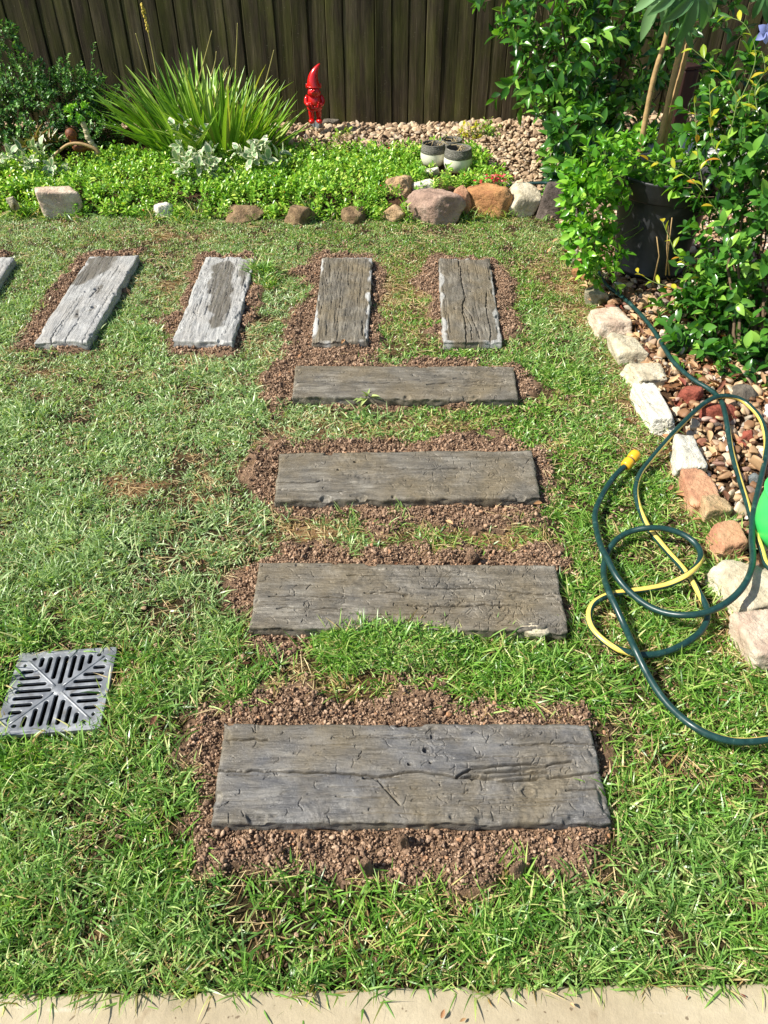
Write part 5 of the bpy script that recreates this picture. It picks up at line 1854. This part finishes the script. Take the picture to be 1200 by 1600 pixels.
def twig_foliage(blobs, ntw, tl, nl, spread=0.8, up=0.35, inner=0.5, rg=RNG, zmin=-0.05, root=None):
    """Leaf positions, directions and normals on twigs through a set of ellipsoids, plus the twigs."""
    Ps, Ds, Ns, tw = [], [], [], []
    w = np.array([b[2] for b in blobs], float)
    w /= w.sum()
    which = rg.choice(len(blobs), ntw, p=w)
    for i in range(ntw):
        c, r, _ = blobs[which[i]]
        c, r = np.array(c, float), np.array(r, float)
        u = rg.normal(size=3)
        u /= np.linalg.norm(u)
        rad = inner + (1 - inner) * rg.random() ** 0.7
        p = c + r * u * rad * (1 + .14 * math.sin(u[0] * 7 + u[1] * 5 + which[i]) + .1 * math.sin(u[2] * 9))
        if p[2] < zmin:
            continue
        d = u / r
        d = d / np.linalg.norm(d) + np.array([0, 0, up]) + .35 * rg.normal(size=3)
        d /= np.linalg.norm(d)
        l = tl * rg.uniform(.6, 1.3)
        a = rg.uniform(0, 6.28)
        e1 = np.cross(d, [0.1, 0.2, 1.0])
        e1 /= np.linalg.norm(e1)
        e2 = np.cross(d, e1)
        k_ = rg.integers(nl[0], nl[1] + 1)
        tw.append((p - d * l * .5, p + d * l))
        for k in range(k_):
            t_ = .15 + .85 * k / max(1, k_ - 1)
            an_ = a + k * 2.39996
            rd = e1 * math.cos(an_) + e2 * math.sin(an_)
            sp = spread * (1.15 - .55 * t_)
            dd = d * (1 - .55 * sp) + rd * sp + .12 * rg.normal(size=3)
            Ps.append(p + d * l * t_)
            Ds.append(dd)
            Ns.append(d * .7 + np.array([0, 0, .55]) - rd * .2 + .18 * rg.normal(size=3))
    return np.array(Ps), np.array(Ds), np.array(Ns), tw


def branches(root, base, blobs, n, r0, mat_, name="branch", tips=None):
    for k in range(n):
        c, r, _ = blobs[k % len(blobs)]
        u = unit(1)[0]
        e = np.array(c) + np.array(r) * u * .6
        b = np.array(base) + np.array([random.gauss(0, .035), random.gauss(0, .03), 0])
        P = wig(b, e, 8, .02)
        m = MB()
        m.tube(P, np.linspace(r0, r0 * .3, 8), 7)
        m.build(name, mat_, root)


def twigs(root, tw, r, mat_, name="twigs"):
    m = MB()
    for a, b in tw:
        mid = (np.array(a) + np.array(b)) / 2 + .05 * np.linalg.norm(np.array(b) - np.array(a)) * RNG.normal(size=3)
        m.tube([a, mid, b], [r, r * .8, r * .5], 4, cap=False)
    o = m.build(name, mat_, root)
    o["kind"] = "stuff"


def leafy(name, label, cat, base, blobs, ntw, tl, nl, L, geos, mats, nb=8, r0=.008, bark=M_BARK, tr=.0016, n_obj=300, **kw):
    root = thing(name, label, cat, base)
    b0 = np.array(base)
    rel = [(np.array(c) - b0, r, w) for c, r, w in blobs]
    P, D, Nn, tw = twig_foliage(rel, ntw, tl, nl, **kw)
    s = L * RNG.uniform(.65, 1.2, len(P))
    leaves_to_plant(root, P, D, Nn, s, geos, mats, n_obj)
    branches(root, (0, 0, 0), rel, nb, r0, bark)
    twigs(root, tw, tr, bark)
    return root


def sprig_on(root, pts, n, L, geos, mats, r=.0018, mat_=M_GSTEM, name="young_leaf", stem="sprig"):
    """One shoot of a plant with its own young leaves; pts in world metres."""
    b0 = np.array(root.location)
    P = catmull(np.array([list(p) for p in pts]) - b0, .01)
    m = MB()
    m.tube(P, np.linspace(r, r * .6, len(P)), 6)
    st = m.build(stem, mat_, root)
    ml = [mesh(name, g[0], g[1], mats, g[2]) for g in geos]
    for k in range(n):
        t_ = .12 + .88 * k / max(1, n - 1)
        i = min(len(P) - 2, int(t_ * (len(P) - 1)))
        d = P[i + 1] - P[i]
        d /= np.linalg.norm(d)
        e1 = np.cross(d, [.3, 1, .2])
        e1 /= np.linalg.norm(e1)
        e2 = np.cross(d, e1)
        a = k * 2.4 + random.random()
        rd = e1 * math.cos(a) + e2 * math.sin(a)
        B = frames(np.array([d * .75 + rd * .8]), np.array([d * .6 + np.array([0, -.3, .6])]))[0] * L * random.uniform(.65, 1.15)
        M = Matrix(B.tolist()).to_4x4()
        M.translation = P[i]
        o = link(name, random.choice(ml), st)
        o.matrix_basis = M


def W(p):
    return tuple(p)


# back right shrub with glossy leaves
M_GLOSS = leaf_mat("glossy_leaf", [(0, srgb(32, 68, 26)), (.3, srgb(54, 100, 36)), (.6, srgb(76, 128, 46)), (.85, srgb(108, 158, 62)), (1, srgb(150, 190, 76))], 0.25, 0.3, (1.5, 1.6, .4, 1), 0.5)
M_YOUNG = leaf_mat("young_yellow_leaf", [(0, srgb(132, 158, 40)), (.5, srgb(176, 186, 52)), (.85, srgb(200, 190, 60)), (1, srgb(196, 136, 50))], 0.35, 0.4, (1.3, 1.3, .6, 1))
GL = [leaf_geo(1, .42, 5, f, c, .5) for f, c in ((.25, .18), (.2, .32), (.32, .05), (.18, .45))]
GL2 = [leaf_geo(1, .52, 5, f, c, .52) for f, c in ((.22, .15), (.2, .28), (.3, .02), (.18, .4))]
base = GY(905, 300, 4.62)
leafy("glossy_shrub", "tall glossy leaved shrub standing against the fence at the back right", "shrub", W(base),
      [(W(GY(870, 60, 4.72)), (.30, .26, .26), 2.2), (W(GY(890, 165, 4.66)), (.17, .2, .18), .9), (W(GY(930, 110, 4.85)), (.3, .26, .34), 2.0), (W(GY(1010, 70, 4.95)), (.36, .25, .36), 1.7), (W(GY(905, 215, 4.55)), (.14, .16, .14), .8), (W(GY(880, -90, 4.8)), (.45, .3, .4), 1.6), (W(GY(1090, 10, 5.05)), (.4, .25, .34), .9), (W(GY(960, 225, 4.7)), (.18, .15, .12), .35)],
      430, .10, (5, 8), .078, GL, [M_GLOSS], 16, .008, inner=.35)
# small low shrub of the same sort at the corner, with large ribbed leaves
base = GY(880, 300, 4.28)
leafy("ribbed_leaf_shrub", "low dark shrub with ribbed leaves between the gravel and the trailing plant", "shrub", W(base),
      [(W(GY(898, 255, 4.28)), (.11, .13, .12), 1.3), (W(GY(890, 210, 4.3)), (.09, .1, .09), .8), (W(GY(905, 285, 4.25)), (.1, .1, .08), .6)], 64, .07, (5, 7), .082, GL, [M_GLOSS], 6, .006, n_obj=200, inner=.3)

# right hand shrub
base = G(1165, 565, 0.01)
rs = leafy("rounded_shrub", "dense glossy shrub with yellow young shoots filling the right edge", "shrub", W(base),
           [(W(GY(1180, 390, 2.95)), (.22, .28, .24), 2.4), (W(GY(1185, 250, 3.05)), (.22, .26, .2), 1.8), (W(GY(1150, 502, 2.8)), (.2, .24, .14), 2.2), (W(GY(1225, 330, 2.95)), (.3, .3, .4), 2.0), (W(GY(1190, 140, 3.1)), (.16, .2, .12), .8), (W(GY(1150, 200, 3.05)), (.13, .15, .08), .5), (W(GY(1165, 560, 2.68)), (.22, .2, .09), 1.8), (W(GY(1150, 590, 2.52)), (.2, .12, .06), 1.0), (W(GY(1090, 545, 2.66)), (.08, .1, .06), .5), (W(GY(1105, 490, 2.8)), (.08, .1, .06), .35)],
           660, .08, (6, 9), .054, GL2, [M_GLOSS], 14, .007, inner=.5)
rs.location = rs.location
GY_ = [leaf_geo(1, .42, 4, .3, .1, .5), leaf_geo(1, .36, 4, .2, .3, .5)]
for pts, n, L in (([(1120, 330), (1085, 285), (1050, 262), (1010, 250)], 7, .05), ([(1140, 210), (1150, 150), (1120, 110), (1080, 75)], 6, .055), ([(1150, 170), (1180, 95), (1165, 40), (1130, 25)], 6, .055),
                  ([(1130, 260), (1112, 215), (1110, 165), (1108, 130)], 8, .045), ([(1100, 300), (1090, 240), (1087, 190), (1085, 160)], 7, .04), ([(1090, 470), (1050, 450), (1020, 440), (995, 425)], 8, .05),
                  ([(1100, 440), (1060, 400), (1045, 370), (1035, 345)], 8, .045), ([(1090, 500), (1060, 480), (1030, 490), (1012, 470)], 7, .045), ([(1185, 180), (1180, 140), (1195, 110), (1190, 80)], 6, .05),
                  ([(1110, 560), (1075, 545), (1055, 530), (1045, 520)], 7, .045), ([(1160, 200), (1190, 190), (1170, 160), (1178, 130)], 6, .05)):
    sprig_on(rs, [GY(a, b, 2.86 + .05 * i) for i, (a, b) in enumerate(pts)], n, L, GY_, [M_YOUNG])
for pts in ([(1020, 445), (1030, 400), (1026, 370)], [(1040, 430), (1046, 375), (1050, 340)], [(1046, 430), (1042, 390), (1044, 352)]):
    b0 = np.array(rs.location)
    m = MB()
    m.tube([np.array(GY(a, b, 2.98)) - b0 for a, b in pts], [.003, .0026, .0018], 6)
    m.build("bare_twig", M_PSTEM, rs)
M_LILAC = plain("lilac_petal", srgb(150, 160, 220), .5)
pet = mesh("petal", *leaf_geo(1, .8, 4, .1, .3)[:2], [M_LILAC])
fb = np.array(GY(1197, 50, 3.0)) - np.array(rs.location)
for k in range(5):
    o = link("petal", pet, rs)
    a = k * 1.257
    B = frames(np.array([[math.cos(a), -.3, math.sin(a)]]), np.array([[0, -1, .3]]))[0] * .035
    M = Matrix(B.tolist()).to_4x4()
    M.translation = fb
    o.matrix_basis = M

# trailing plant out of the black pot
M_TRAIL = leaf_mat("trailing_leaf", [(0, srgb(58, 112, 28)), (.35, srgb(90, 148, 38)), (.7, srgb(120, 176, 50)), (1, srgb(164, 202, 80))], 0.3, 0.28, (1.4, 1.5, .5, 1), 0.5)
GT = [leaf_geo(1, .62, 4, .2, .15, .5), leaf_geo(1, .55, 4, .3, .3, .48), leaf_geo(1, .66, 4, .15, 0, .5)]
tb = (PB.x, PB.y, PB.z + .36)
leafy("trailing_plant", "bright green trailing plant spilling over the left side of the black pot", "plant", tb,
      [(W(GY(1005, 255, 3.32)), (.19, .18, .065), 2.0), (W(GY(940, 275, 3.26)), (.1, .13, .08), 1.6), (W(GY(918, 325, 3.18)), (.065, .1, .1), 1.3), (W(GY(922, 380, 3.12)), (.055, .085, .09), .9), (W(GY(938, 425, 3.05)), (.05, .06, .03), .4), (W(GY(902, 300, 3.26)), (.06, .08, .06), .6), (W(GY(955, 395, 3.1)), (.025, .03, .06), .2)],
      235, .055, (5, 8), .04, GT, [M_TRAIL], 8, .004, M_GSTEM, .0015, inner=.45, zmin=-9)

# three caned potted plant with large drooping lobed leaves
M_LOBE = leaf_mat("grey_green_lobed_leaf", [(0, srgb(70, 112, 64)), (.5, srgb(94, 134, 84)), (1, srgb(116, 152, 100))], 0.4, 0.2, (1.3, 1.5, .6, 1), 0.4)
cane = thing("caned_plant", "potted plant with three pale brown canes and big drooping lobed leaves", "plant", (PB.x, PB.y, PB.z + .365))
cb = np.array(cane.location)
CANES = [[(1000, 238), (1008, 190), (1022, 120), (1040, 60), (1050, 5)], [(1028, 236), (1040, 180), (1055, 110), (1070, 50), (1080, -30)], [(1034, 236), (1052, 160), (1068, 100), (1080, 40), (1090, -20)]]
for ci, cn in enumerate(CANES):
    P = catmull(np.array([list(GY(a, b, 3.30 + .02 * ci)) for a, b in cn]) - cb, .012)
    rr = np.linspace(.0115, .0085, len(P)) * (1 + .09 * (np.sin(np.arange(len(P)) * 1.25 + ci) > .75))
    m = MB()
    m.tube(P, rr, 12)
    m.build("cane", M_PSTEM, cane)


def lobed_leaf(L, seed):
    rg = np.random.default_rng(seed)
    Vs, Fs = [], []
    off = 0
    for a, l in ((-75, .55), (-38, .8), (0, 1.0), (38, .8), (75, .55)):
        g = leaf_geo(L * l, L * l * .3, 7, .3, .32 + .2 * rg.random(), .52, False, .04)
        c, s = math.cos(R(a)), math.sin(R(a))
        V = g[0].copy()
        V[:, :2] = np.c_[V[:, 0] * c + V[:, 1] * s, -V[:, 0] * s + V[:, 1] * c]
        V[:, 2] += .004 * abs(a) / 40
        Vs.append(V)
        Fs.append(g[1] + off)
        off += len(V)
    return mesh("lobed_leaf", np.concatenate(Vs), np.concatenate(Fs), [M_LOBE])


LOB = [lobed_leaf(1, 5 + k) for k in range(3)]
for (a, b, Y_, dx, dy, dz, L) in ((1040, -14, 3.22, -.6, -.15, -1, .155), (1062, -14, 3.2, -.25, -.3, -1, .14), (1090, -12, 3.18, -.12, -.2, -1, .16), (1074, 40, 3.26, -.35, -.1, -1, .1), (1104, -10, 3.24, .35, -.1, -.9, .12), (1060, -60, 3.3, -.8, .1, -.3, .18),
                                 (1120, -60, 3.3, .9, 0, -.3, .18), (1090, -110, 3.3, .1, -.8, .1, .18), (1090, -110, 3.36, .1, .9, .1, .18), (1198, -14, 3.2, .3, -.2, -1, .12), (1150, -60, 3.3, .8, .2, -.2, .16)):
    p = np.array(GY(a, b, Y_)) - cb
    o = link("lobed_leaf", random.choice(LOB), cane)
    B = frames(np.array([[dx, dy, dz]]), np.array([[random.uniform(-.9, .5), -1, .35]]))[0] * L
    M = Matrix(B.tolist()).to_4x4()
    M.translation = p
    o.matrix_basis = M
    top = np.array(GY(1085, -25, 3.32)) - cb
    m = MB()
    m.tube(wig(top, p, 6, .01, .03), .003, 6)
    m.build("leaf_stalk", M_GSTEM, cane)

# spiky strap leaved clump
M_STRAP = leaf_mat("strap_leaf", [(0, srgb(80, 124, 36)), (.35, srgb(116, 160, 50)), (.7, srgb(146, 184, 70)), (.9, srgb(178, 200, 96)), (1, srgb(186, 176, 100))], 0.35, 0.25, (1.4, 1.4, .5, 1), 0.45)


def strap_geo(curl, fold, W_=.05, seg=9, tw=0.0):
    V, F = [], []
    for i in range(seg + 1):
        t_ = i / seg
        w = W_ / 2 * (1 - t_ ** 2.2) ** .9 * (.7 + .3 * min(1, t_ * 4)) + .0006
        for c_ in (-1, 0, 1):
            V.append((c_ * w * math.cos(tw * t_), t_, abs(c_) * w * fold - curl * t_ ** 2.2 + c_ * w * math.sin(tw * t_)))
    for i in range(seg):
        for k_ in range(2):
            F.append((i * 3 + k_, i * 3 + k_ + 1, i * 3 + k_ + 4, i * 3 + k_ + 3))
    return np.array(V), np.array(F), [0] * len(F)


ST = [strap_geo(c_, f_, w_, 9, t_) for c_, f_, w_, t_ in ((.04, .8, .058, .2), (.14, .7, .055, -.3), (.24, .9, .064, .4), (.08, .6, .066, -.1), (.36, .8, .056, .3), (.02, .9, .05, 0))]
sb = G(345, 240, .07)
spk = thing("strap_leaf_clump", "spiky clump of long bright green strap leaves in front of the fence", "plant", W(sb))
n = 320
P, D, Nn, S = [], [], [], []
for i in range(n):
    a, rr = RNG.uniform(0, 6.283), math.sqrt(RNG.random())
    p = np.array([(.37 * rr * math.cos(a) - .03), .19 * rr * math.sin(a), RNG.uniform(0, .03)])
    lean = .05 + .6 * rr ** 1.5 + abs(RNG.normal(0, .17))
    az = a + RNG.normal(0, .5)
    d = np.array([math.cos(az) * math.sin(lean), math.sin(az) * math.sin(lean), math.cos(lean)])
    P.append(p)
    D.append(d)
    Nn.append(np.array([-math.cos(az), -math.sin(az), .6]) + .5 * RNG.normal(size=3))
    S.append(RNG.uniform(.34, .56) * (1 - .12 * rr) * (.8 if math.cos(a) > .6 else 1))
leaves_to_plant(spk, np.array(P), np.array(D), np.array(Nn), np.array(S), ST, [M_STRAP], 300, "strap_leaf", "strap_leaves")
M_STALK = plain("flower_stalk", srgb(150, 140, 78), .7, .2, 40)
M_BUDS = plain("dry_buds", srgb(196, 172, 70), .7, .2, 90)
for pts in ([(250, 150), (238, 80), (222, 8)], [(240, 145), (225, 95), (212, 52)], [(300, 165), (316, 105), (331, 48)], [(368, 110), (370, 70), (371, 36)], [(412, 140), (420, 110), (428, 78)], [(330, 120), (336, 98), (338, 80)]):
    Pp = np.array([list(GY(a, b, 5.0)) for a, b in pts]) - np.array(sb)
    Pp = catmull(Pp, .012)
    m = MB()
    m.tube(Pp, np.linspace(.0045, .0022, len(Pp)), 6)
    o = m.build("flower_stalk", M_STALK, spk)
    if pts[0][0] == 250:
        m = MB()
        for k in range(34):
            q = Pp[-1 - int(k * .35)]
            m.ellipsoid(q + RNG.normal(0, .004, 3), (.005, .005, .008), 6, 4)
        m.build("flower_spike", M_BUDS, o)

# small leaved dark shrub at the left, with upright shoots
M_SMALL = leaf_mat("small_dark_leaf", [(0, srgb(38, 72, 34)), (.35, srgb(62, 108, 48)), (.7, srgb(94, 144, 64)), (1, srgb(146, 184, 98))], 0.35, 0.22, (1.4, 1.5, .5, 1), 0.45)
GS = [leaf_geo(1, .6, 2, .2, .2, .5), leaf_geo(1, .5, 2, .2, .1, .5)]
base = GY(55, 240, 5.0)
lb = leafy("small_leaved_shrub", "dark sprawling shrub of tiny leaves in the left corner by the fence", "shrub", W(base),
           [(W(GY(40, 180, 5.0)), (.32, .22, .2), 3.0), (W(GY(110, 150, 5.1)), (.2, .16, .13), 1.8), (W(GY(-60, 170, 5.0)), (.35, .25, .3), 1.4), (W(GY(140, 205, 5.0)), (.17, .13, .09), 1.4), (W(GY(30, 130, 5.15)), (.2, .14, .12), 1.2), (W(GY(-5, 55, 5.1)), (.1, .1, .06), .35), (W(GY(175, 172, 5.15)), (.1, .1, .05), .4), (W(GY(40, 228, 4.85)), (.26, .14, .08), 1.2)],
           1500, .05, (8, 11), .024, GS, [M_SMALL], 14, .006, inner=.45, n_obj=300)
for pts in ([(138, 160), (142, 110), (147, 66)], [(100, 130), (104, 105), (106, 84)], [(90, 125), (91, 105), (91, 92)], [(170, 170), (178, 148), (186, 132)], [(18, 100), (12, 80), (2, 62)], [(5, 62), (15, 55), (28, 62)], [(120, 130), (124, 110), (127, 96)]):
    sprig_on(lb, [GY(a, b, 5.05) for a, b in pts], 26, .022, GS, [M_SMALL], .0015, M_GSTEM, "shoot_leaf", "shoot")

# silvery variegated plants
M_VARG = leaf_mat("grey_green_leaf", [(0, srgb(96, 128, 84)), (.5, srgb(126, 156, 108)), (1, srgb(150, 176, 128))], 0.5, 0.15, (1.2, 1.3, .7, 1))
M_VARC = leaf_mat("cream_margin", [(0, srgb(206, 206, 168)), (1, srgb(228, 226, 196))], 0.5, 0.2, (1.1, 1.1, .8, 1))
GV = [leaf_geo(1, .55, 4, .15, .15, .5, True), leaf_geo(1, .5, 4, .2, .3, .5, True)]
for lab, base, blobs, nt, no in (
        ("silvery variegated plant in front of the middle of the spiky clump", G(312, 285, .06), [(W(GY(312, 270, 4.4)), (.15, .1, .05), 2), (W(GY(292, 222, 4.62)), (.06, .06, .05), .6), (W(GY(340, 255, 4.46)), (.1, .08, .04), .8)], 30, 160),
        ("smaller silvery variegated plant at the right end of the spiky clump", G(408, 262, .06), [(W(GY(408, 246, 4.52)), (.1, .07, .05), 1)], 12, 70),
        ("silvery variegated plant under the dark shrub at the left edge", G(35, 285, .05), [(W(GY(25, 260, 4.48)), (.14, .1, .06), 1.4), (W(GY(75, 256, 4.53)), (.08, .06, .05), .7)], 24, 130)):
    leafy("variegated_plant", lab, "plant", W(base), blobs, nt, .055, (5, 7), .064, GV, [M_VARG, M_VARC], 4, .003, M_GSTEM, .0015, n_obj=no, inner=.3)

# small succulents and odd plants of the back bed
M_SUCC = leaf_mat("fleshy_leaf", [(0, srgb(104, 142, 50)), (.5, srgb(140, 170, 64)), (1, srgb(176, 190, 88))], 0.3, 0.2)
M_YELS = leaf_mat("yellow_sedum_leaf", [(0, srgb(176, 182, 40)), (1, srgb(224, 216, 70))], 0.4, 0.3)
M_BRON = leaf_mat("bronze_leaf", [(0, srgb(86, 96, 40)), (.6, srgb(120, 112, 48)), (1, srgb(140, 96, 60))], 0.35, 0.2)
GO = [leaf_geo(1, .55, 4, .1, .1, .68), leaf_geo(1, .5, 4, .2, .2, .66)]
leafy("jade_bush", "small upright jade like bush in the ground cover right of the gnome", "plant", W(G(541, 246, .07)), [(W(GY(541, 222, 4.88)), (.075, .06, .055), 1)], 18, .03, (5, 7), .032, GO, [M_SUCC], 5, .005, M_PSTEM, .002, n_obj=110, inner=.3)
leafy("yellow_sedum", "small yellow sedum behind the three pots", "plant", W(GY(735, 212, 5.15)), [(W(GY(735, 204, 5.15)), (.08, .05, .03), 1)], 26, .025, (6, 8), .018, GO, [M_YELS], 3, .003, M_GSTEM, .001, n_obj=80, inner=.2)
leafy("green_sedum", "small green sedum at the edge of the gravel right of the yellow sedum", "plant", W(GY(762, 210, 5.2)), [(W(GY(762, 201, 5.2)), (.08, .05, .03), 1)], 24, .025, (6, 8), .02, GO, [M_COVER], 3, .003, M_GSTEM, .001, n_obj=80, inner=.2)
leafy("green_sedum", "small green sedum in the gravel just right of the patterned pot", "plant", W(GY(750, 250, 4.75)), [(W(GY(751, 242, 4.75)), (.06, .05, .028), 1)], 18, .025, (6, 8), .022, GO, [M_COVER], 3, .003, M_GSTEM, .001, n_obj=80, inner=.2)
leafy("bronze_rosette", "bronze green rosette plant under the dark shrub at the left", "plant", W(GY(55, 236, 4.7)), [(W(GY(55, 226, 4.7)), (.06, .05, .02), 1), (W(GY(80, 226, 4.72)), (.03, .03, .015), .4)], 9, .03, (6, 8), .075, [strap_geo(.2, .6, .22, 6), strap_geo(.05, .6, .2, 6)], [M_BRON], 2, .004, M_GSTEM, .002, n_obj=60, inner=.2)
rf = leafy("red_flower_plant", "low plant with pinkish red blooms behind the orange boulder", "flower", W(GY(775, 290, 4.24)), [(W(GY(775, 282, 4.24)), (.08, .06, .022), 1)], 12, .03, (5, 7), .026, GO, [M_COVER], 3, .003, M_GSTEM, .001, n_obj=60, inner=.2)
M_PINK = leaf_mat("pink_red_petal", [(0, srgb(206, 52, 62)), (.6, srgb(228, 96, 100)), (1, srgb(238, 160, 150))], .5, .3, (1.2, .9, .9, 1))
pm = mesh("petal", *leaf_geo(1, .8, 3, .3, .3)[:2], [M_PINK])
for k in range(46):
    o = link("petal", pm, rf)
    a = RNG.uniform(0, 6.28)
    B = frames(np.array([[math.cos(a), math.sin(a) * .6, .5]]), np.array([[0, -.4, 1.0]]))[0] * RNG.uniform(.012, .02)
    M = Matrix(B.tolist()).to_4x4()
    M.translation = np.array(GY(775 + RNG.normal(0, 9), 280 + RNG.normal(0, 3.2), 4.21)) - np.array(rf.location)
    o.matrix_basis = M
wd = G(574, 622, .02)
weed = thing("weed", "pale weed seedling growing at the front of the slimmest sleeper", "weed", W(wd))
M_WEED = leaf_mat("weed_leaf", [(0, srgb(150, 176, 96)), (1, srgb(190, 204, 132))], .5, .3)
wm = mesh("leaf", *leaf_geo(1, .28, 4, .3, .3)[:2], [M_WEED])
for k in range(11):
    a, e = RNG.uniform(0, 6.28), RNG.uniform(.3, 1.3)
    o = link("leaf", wm, weed)
    B = frames(np.array([[math.cos(a) * math.cos(e), math.sin(a) * math.cos(e), math.sin(e)]]), np.array([[0, 0, 1.0]]))[0] * RNG.uniform(.03, .06)
    o.matrix_basis = Matrix(B.tolist()).to_4x4()

# bent cane, ringed stem and rusty ornament under the dark shrub
M_RINGED = plain("ringed_pale_stem", srgb(186, 172, 136), .7, .2, 60, .3)
cs_ = [list(GY(a, b, Y_)) for a, b, Y_ in ((82, 246, 4.58), (92, 236, 4.6), (106, 226, 4.6), (122, 224, 4.6), (138, 228, 4.6), (150, 234, 4.6), (155, 240, 4.6))]
bc = thing("bent_cane", "thin tan stem arching over the ground cover beside the left shrub", "stem", tuple(cs_[0]))
m = MB()
Pp = catmull(np.array(cs_) - np.array(cs_[0]), .01)
m.tube(Pp, np.linspace(.007, .0095, len(Pp)), 8)
m.build("stem", M_PSTEM, bc)
cs_ = [list(GY(a, b, 4.66)) for a, b in ((153, 240), (146, 228), (138, 216), (134, 203), (129, 190))]
rsn = thing("ringed_stem_plant", "pale ringed succulent stem with a tuft of bright leaves at its tip", "plant", tuple(cs_[0]))
Pp = catmull(np.array(cs_) - np.array(cs_[0]), .004)
m = MB()
m.tube(Pp, .0145 * (1 + .22 * (np.sin(np.arange(len(Pp)) * .9) > 0)) * np.linspace(1.1, .8, len(Pp)), 12)
m.build("stem", M_RINGED, rsn, False)
Pl, Dl, Nl, tw = twig_foliage([(np.array(GY(122, 177, 4.66)) - np.array(cs_[0]), (.06, .05, .04), 1)], 24, .03, (6, 8), inner=.2)
leaves_to_plant(rsn, Pl, Dl, Nl, np.full(len(Pl), .024), GS, [M_TRAIL], 100)
ob = GY(126, 246, 4.64)
orn = thing("bird_ornament", "small rusty brown bird ornament with a round head, half hidden by the left shrub", "ornament", W(ob))
M_RUSTY = NT("rusty_metal")
n2 = M_RUSTY.noise(M_RUSTY.coords(), 60, 5, .65)
M_RUSTY = M_RUSTY.fin(M_RUSTY.ramp(n2, [(.3, srgb(58, 32, 20)), (.55, srgb(112, 62, 30)), (.72, srgb(188, 116, 50))]), .6, M_RUSTY.bump(n2, .4, .004), .4)
b0 = np.array(ob)
m = MB()
hc_ = np.array(GY(111, 210, 4.64)) - b0
bc_ = np.array(GY(124, 229, 4.64)) - b0
m.ellipsoid(bc_, (.04, .032, .03), 18, 12, fn=lambda d: 1 + .2 * max(0, d[0]))
m.tube([bc_ + [-.02, 0, .01], (hc_ + bc_) / 2 + [-.01, 0, 0], hc_], [.024, .02, .022], 12)
m.build("body", M_RUSTY, orn)
m = MB()
m.ellipsoid(hc_, (.032, .028, .033), 18, 12)
m.build("head", M_RUSTY, orn)
m = MB()
m.tube([hc_ + [-.006, -.022, 0], hc_ + [-.012, -.046, -.006]], [.008, .001], 8)
m.build("beak", M_RUSTY, orn)
m = MB()
m.tube([bc_ + [.02, 0, .005], bc_ + [.06, .01, -.01], bc_ + [.085, .01, -.022]], [.024, .016, .008], 10)
m.build("tail", M_RUSTY, orn)
for s_ in (-1, 1):
    m = MB()
    m.tube([bc_ + [s_ * .008, 0, -.024], bc_ + [s_ * .012, 0, -.06], (s_ * .012 + bc_[0] * .3, 0, -.02)], .0035, 6)
    m.build("leg", M_RUSTY, orn)

bpy.context.view_layer.update()
print("objects", len(SC.objects), "tris", sum(len(o.data.loop_triangles) or sum(len(p.vertices) - 2 for p in o.data.polygons) for o in SC.objects if o.type == 'MESH' and o.data.users == 1))
